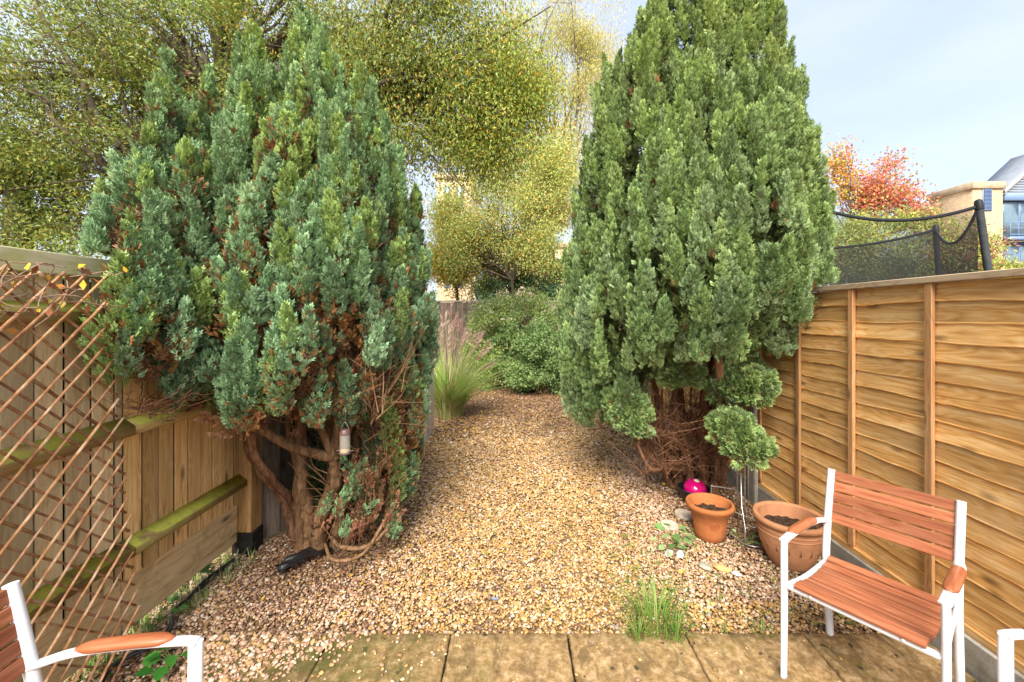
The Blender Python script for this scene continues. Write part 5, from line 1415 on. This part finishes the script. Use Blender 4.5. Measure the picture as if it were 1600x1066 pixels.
for (p1, p0, r_, m_) in ((A1, A0, .034, M_FOAM), (B1, B0, .034, M_FOAM), (D1, D0, .022, M_STEEL), (E1, E0, .042, M_FOAM)):
    g = Geo(); tube(g, [lower(p1, p0), p0, p1], r_, 16); pl = g.build('pole', m_, smooth='auto'); ob.append(pl)
    if m_ is M_FOAM:
        g = Geo(); d = unit(p1 - p0); tube(g, [p1 - d * .07, p1 - d * .065, p1 - d * .03, p1 + d * .0, p1 + d * .03, p1 + d * .045], [.035, .041, .041, .038, .034, .016], 16); cp = g.build('pole_cap', simple('black_cap', (.015, .015, .017), .4, .5), pl, 'auto')
def net(P0, P1, sag, zb, opa, name='net', folds=0.0):
    m, k = 28, 10; g = Geo(); V = []
    top = []
    for i in range(m):
        s = i / (m - 1); p = P0 * (1 - s) + P1 * s; p = p - np.array([0, 0, sag * 4 * s * (1 - s)]) ; top.append(p)
        for j in range(k):
            q = j / (k - 1); z = p[2] * (1 - q) + zb * q
            w = folds * (math.sin(s * 22) + .5 * math.sin(s * 41 + 1))
            V.append((p[0] + w, p[1] + .4 * w, z))
    g.add(V, [(i * k + j, (i + 1) * k + j, (i + 1) * k + j + 1, i * k + j + 1) for i in range(m - 1) for j in range(k - 1)], col=(opa,) * 3)
    ob.append(g.build(name, mn_.m, smooth=True))
    g = Geo(); tube(g, top, .014, 8, rb=.019); ob.append(g.build('net_hem', simple('black_webbing', (.02, .022, .026), .8, .2), smooth=True))
F1 = pt(1507, 350, 5.7)
net(E1, A1 - np.array([0, 0, .03]), .17, .95, .38)
net(D1, B1 - np.array([0, 0, .03]), .05, .95, .6)
net(B1 - np.array([0, 0, .03]), A1 - np.array([0, 0, .03]), .30, .95, .72, folds=.03)
g = Geo()
for a, b in ((A0, B0), (B0, D0), (D0, E0), (E0, A0)):
    a, b = a.copy(), b.copy(); a[2] = b[2] = .9; tube(g, [a, b], .024, 10)
ob.append(g.build('bed_frame', M_STEEL, smooth='auto'))
g = Geo(); V = []
for p in (A0, B0, D0, E0): V.append((p[0], p[1], .905))
g.add(V, [(0, 1, 2, 3)]); ob.append(g.build('jump_mat', simple('black_mat', (.02, .02, .02), .9, .1)))
adopt(t, *ob)
# neighbour's far fence glimpsed low through the net
M_NB = M_DARKW
board_run('neighbour_fence', (4.6, 9.0), (12.5, 9.3), 1.95, 'dark brown fence low behind the trampoline net', 'fence', M_NB, seed=14)

# ------------------------------------------------------------------ buildings
mb = NT('buff_brick', .85, .2)
br = mb.n('ShaderNodeTexBrick'); mb.l(mb.coords((1, 1, 1)), br.inputs['Vector'])
def brick_mat(name, c1, c2, mort, plane):
    m = NT(name, .85, .2); tc = m.n('ShaderNodeTexCoord'); sx = m.n('ShaderNodeSeparateXYZ'); m.l(tc.outputs['Object'], sx.inputs[0]); cb = m.n('ShaderNodeCombineXYZ')
    m.l(m.math('ADD', sx.outputs[0], sx.outputs[1]), cb.inputs[0]); m.l(sx.outputs[2], cb.inputs[1])
    br = m.n('ShaderNodeTexBrick'); m.l(cb.outputs[0], br.inputs['Vector']); br.inputs['Scale'].default_value = 1; br.inputs['Brick Width'].default_value = .24; br.inputs['Row Height'].default_value = .085; br.inputs['Mortar Size'].default_value = .008
    br.inputs['Color1'].default_value = (*c1, 1); br.inputs['Color2'].default_value = (*c2, 1); br.inputs['Mortar'].default_value = (*mort, 1)
    n_ = m.noise(m.coords(), 1.5, 4, .6); m.base(m.mix(m.maprange(n_, .4, .7, 0, .35), br.outputs['Color'], tuple(x * .72 for x in c1))); return m.m
M_BRICK = brick_mat('buff_brickwork', (.58, .40, .22), (.42, .27, .14), (.55, .48, .38), 0)
M_CREAM = brick_mat('cream_brickwork', (.66, .50, .30), (.56, .42, .25), (.62, .55, .42), 0)
M_COPE = simple('stone_coping', (.46, .36, .24), .85, .2, .25, 3)
M_BLUE = simple('blue_painted_metal', (.16, .24, .40), .45, .5)
M_ZINC = simple('grey_standing_roof', (.20, .22, .25), .5, .5, .15, 2)
M_FASC = simple('white_fascia', (.75, .75, .76), .5, .4)
gm = NT('window_glass', .05, .6); gm.b.inputs['Metallic'].default_value = .55
gm.base(gm.ramp(gm.noise(gm.coords(), .7, 2), [(.4, (.10, .16, .19)), (.6, (.25, .34, .38))])); M_GLASS = gm.m
def wbox(name, mat, x0, y0, z0, x1, y1, z1, parent=None, b=.01):
    g = Geo(); bbox(g, x0, y0, z0, x1, y1, z1, b); return g.build(name, mat, parent)
# right: brick stair tower
YT = 30.0
t = empty('brick_tower', (33.4, 31.3, 0), 'buff brick stair tower with a blue louvre, left of the glass-fronted building', 'building')
xl = at(1520, 0, YT)[0]; xr = at(1567, 0, YT)[0]; zt_ = at(0, 284, YT)[1]
o = []
o.append(wbox('wall', M_BRICK, xl, YT, 0, xr, YT + 3.2, zt_ - .5))
o.append(wbox('coping', M_COPE, xl - .12, YT - .12, zt_ - .498, xr + .12, YT + 3.32, zt_))
lx0 = at(1535, 0, YT)[0]; lx1 = at(1549, 0, YT)[0]; lz0 = at(0, 330, YT)[1]; lz1 = at(0, 294, YT)[1]
fr = wbox('louvre', M_BLUE, lx0, YT - .05, lz0, lx1, YT + .02, lz1)
g = Geo()
for k in range(16):
    z = lz0 + .06 + (lz1 - lz0 - .12) * k / 16; bbox(g, lx0 + .05, YT - .11, z, lx1 - .05, YT - .052, z + .045, .004)
bl = g.build('louvre_blades', M_BLUE); bl.parent = fr; o.append(fr)
adopt(t, *o)
# right: glass-fronted building with gable
t = empty('glass_fronted_building', (36, 31, 0), 'grey-gabled building with blue balconies and big windows at the right edge', 'building')
YG = 30.6; gx0 = at(1566, 0, YG)[0]; gx1 = gx0 + 6.4; ez = at(0, 302, YG)[1]; o = []
o.append(wbox('wall', M_BRICK, gx0 + .02, YG + .3, 0, gx1, YG + 2, ez - .02))
rz_ = at(0, 262, YG)[1]; xm = (gx0 + gx1) / 2
g = Geo(); pk = ez + 3.1
for (a, b) in (((gx0 - .25, ez - .1), (xm, pk)), ((xm, pk), (gx1 + .25, ez - .1))):
    V = [(a[0], YG - .4, a[1]), (b[0], YG - .4, b[1]), (b[0], YG + 2.2, b[1]), (a[0], YG + 2.2, a[1])]; V += [(x, y, z + .22) for x, y, z in V]; g.add(V, BOXQ)
o.append(g.build('roof', M_ZINC))
g = Geo()
for (a, b) in (((gx0 - .3, ez - .16), (xm, pk - .06)), ((xm, pk - .06), (gx1 + .3, ez - .16))):
    V = [(a[0], YG - .46, a[1]), (b[0], YG - .46, b[1]), (b[0], YG - .404, b[1]), (a[0], YG - .404, a[1])]; V += [(x, y, z + .30) for x, y, z in V]; g.add(V, BOXQ)
o.append(g.build('fascia', M_FASC))
g = Geo()
for k in range(14):
    z = ez + .05 + k * .18; w = (pk - z) / (pk - ez) * (gx1 - gx0) / 2 - .15
    if w > .1: bbox(g, xm - w, YG - .05, z, xm + w, YG + .02, z + .12, .005)
o.append(g.build('gable_louvres', M_ZINC))
o.append(wbox('beam', M_BLUE, gx0, YG - .15, ez - .55, gx1, YG + .25, ez - .08))
for fl_ in range(4):
    zt2 = ez - .6 - fl_ * 2.9; zb2 = zt2 - 2.55
    for c in range(5):
        wx0 = gx0 + .12 + c * 1.24; wf_ = wbox('window', M_BLUE, wx0, YG + .1, zb2, wx0 + 1.2, YG + .28, zt2)
        p = wbox('pane', M_GLASS, wx0 + .07, YG + .07, zb2 + .08, wx0 + 1.13, YG + .098, zt2 - .08); p.parent = wf_; o.append(wf_)
    g = Geo(); bbox(g, gx0, YG - .5, zb2 - .3, gx1, YG + .06, zb2 - .08, .01)
    for z in (zb2 + .95, zb2 + .5, zb2 + .05): bbox(g, gx0, YG - .5, z, gx1, YG - .45, z + .05, .005)
    for c in range(12): bbox(g, gx0 + c * .57, YG - .495, zb2 - .08, gx0 + c * .57 + .05, YG - .455, zb2 + .95, .005)
    o.append(g.build('balcony', M_BLUE))
adopt(t, *o)
# centre: cream apartment block behind the trees
YM = 27.0
t = empty('cream_building', (-1, YM, 0), 'cream brick building with blue-framed windows glimpsed between the conifers', 'building')
o = []; 
xa, xb_, zA = at(683, 0, YM)[0], at(735, 0, YM)[0], at(0, 280, YM)[1]
o.append(wbox('wall', M_CREAM, xa, YM, 0, xb_, YM + 6, zA)); o.append(wbox('coping', M_COPE, xa - .15, YM - .15, zA + .002, xb_ + .15, YM + 6.1, zA + .35))
xc, zC = at(900, 0, YM)[0], at(0, 385, YM)[1]
o.append(wbox('wall', M_CREAM, xb_ + .004, YM + .5, 0, xc + 4, YM + 6, zC)); o.append(wbox('coping', M_COPE, xb_ + .15, YM + .35, zC + .002, xc + 4.1, YM + 6.1, zC + .3))
for (px0, px1, py0, py1) in ((694, 704, 292, 330), (712, 724, 292, 330), (694, 704, 350, 390), (712, 724, 350, 390), (694, 704, 410, 450), (712, 724, 410, 450)):
    a = at(px0, py1, YM); b = at(px1, py0, YM); w = wbox('window', M_BLUE, a[0], YM - .06, a[1], b[0], YM - .004, b[1]); p = wbox('pane', M_GLASS, a[0] + .06, YM - .085, a[1] + .06, b[0] - .06, YM - .064, b[1] - .06); p.parent = w; o.append(w)
for (px0, px1, py0, py1) in ((742, 772, 392, 470), (780, 800, 400, 440), (815, 835, 400, 440), (850, 872, 400, 440)):
    a = at(px0, py1, YM); b = at(px1, py0, YM); w = wbox('window', M_BLUE, a[0], YM + .43, a[1], b[0], YM + .494, b[1]); p = wbox('pane', M_GLASS, a[0] + .08, YM + .405, a[1] + .08, b[0] - .08, YM + .426, b[1] - .08); p.parent = w; o.append(w)
adopt(t, *o)
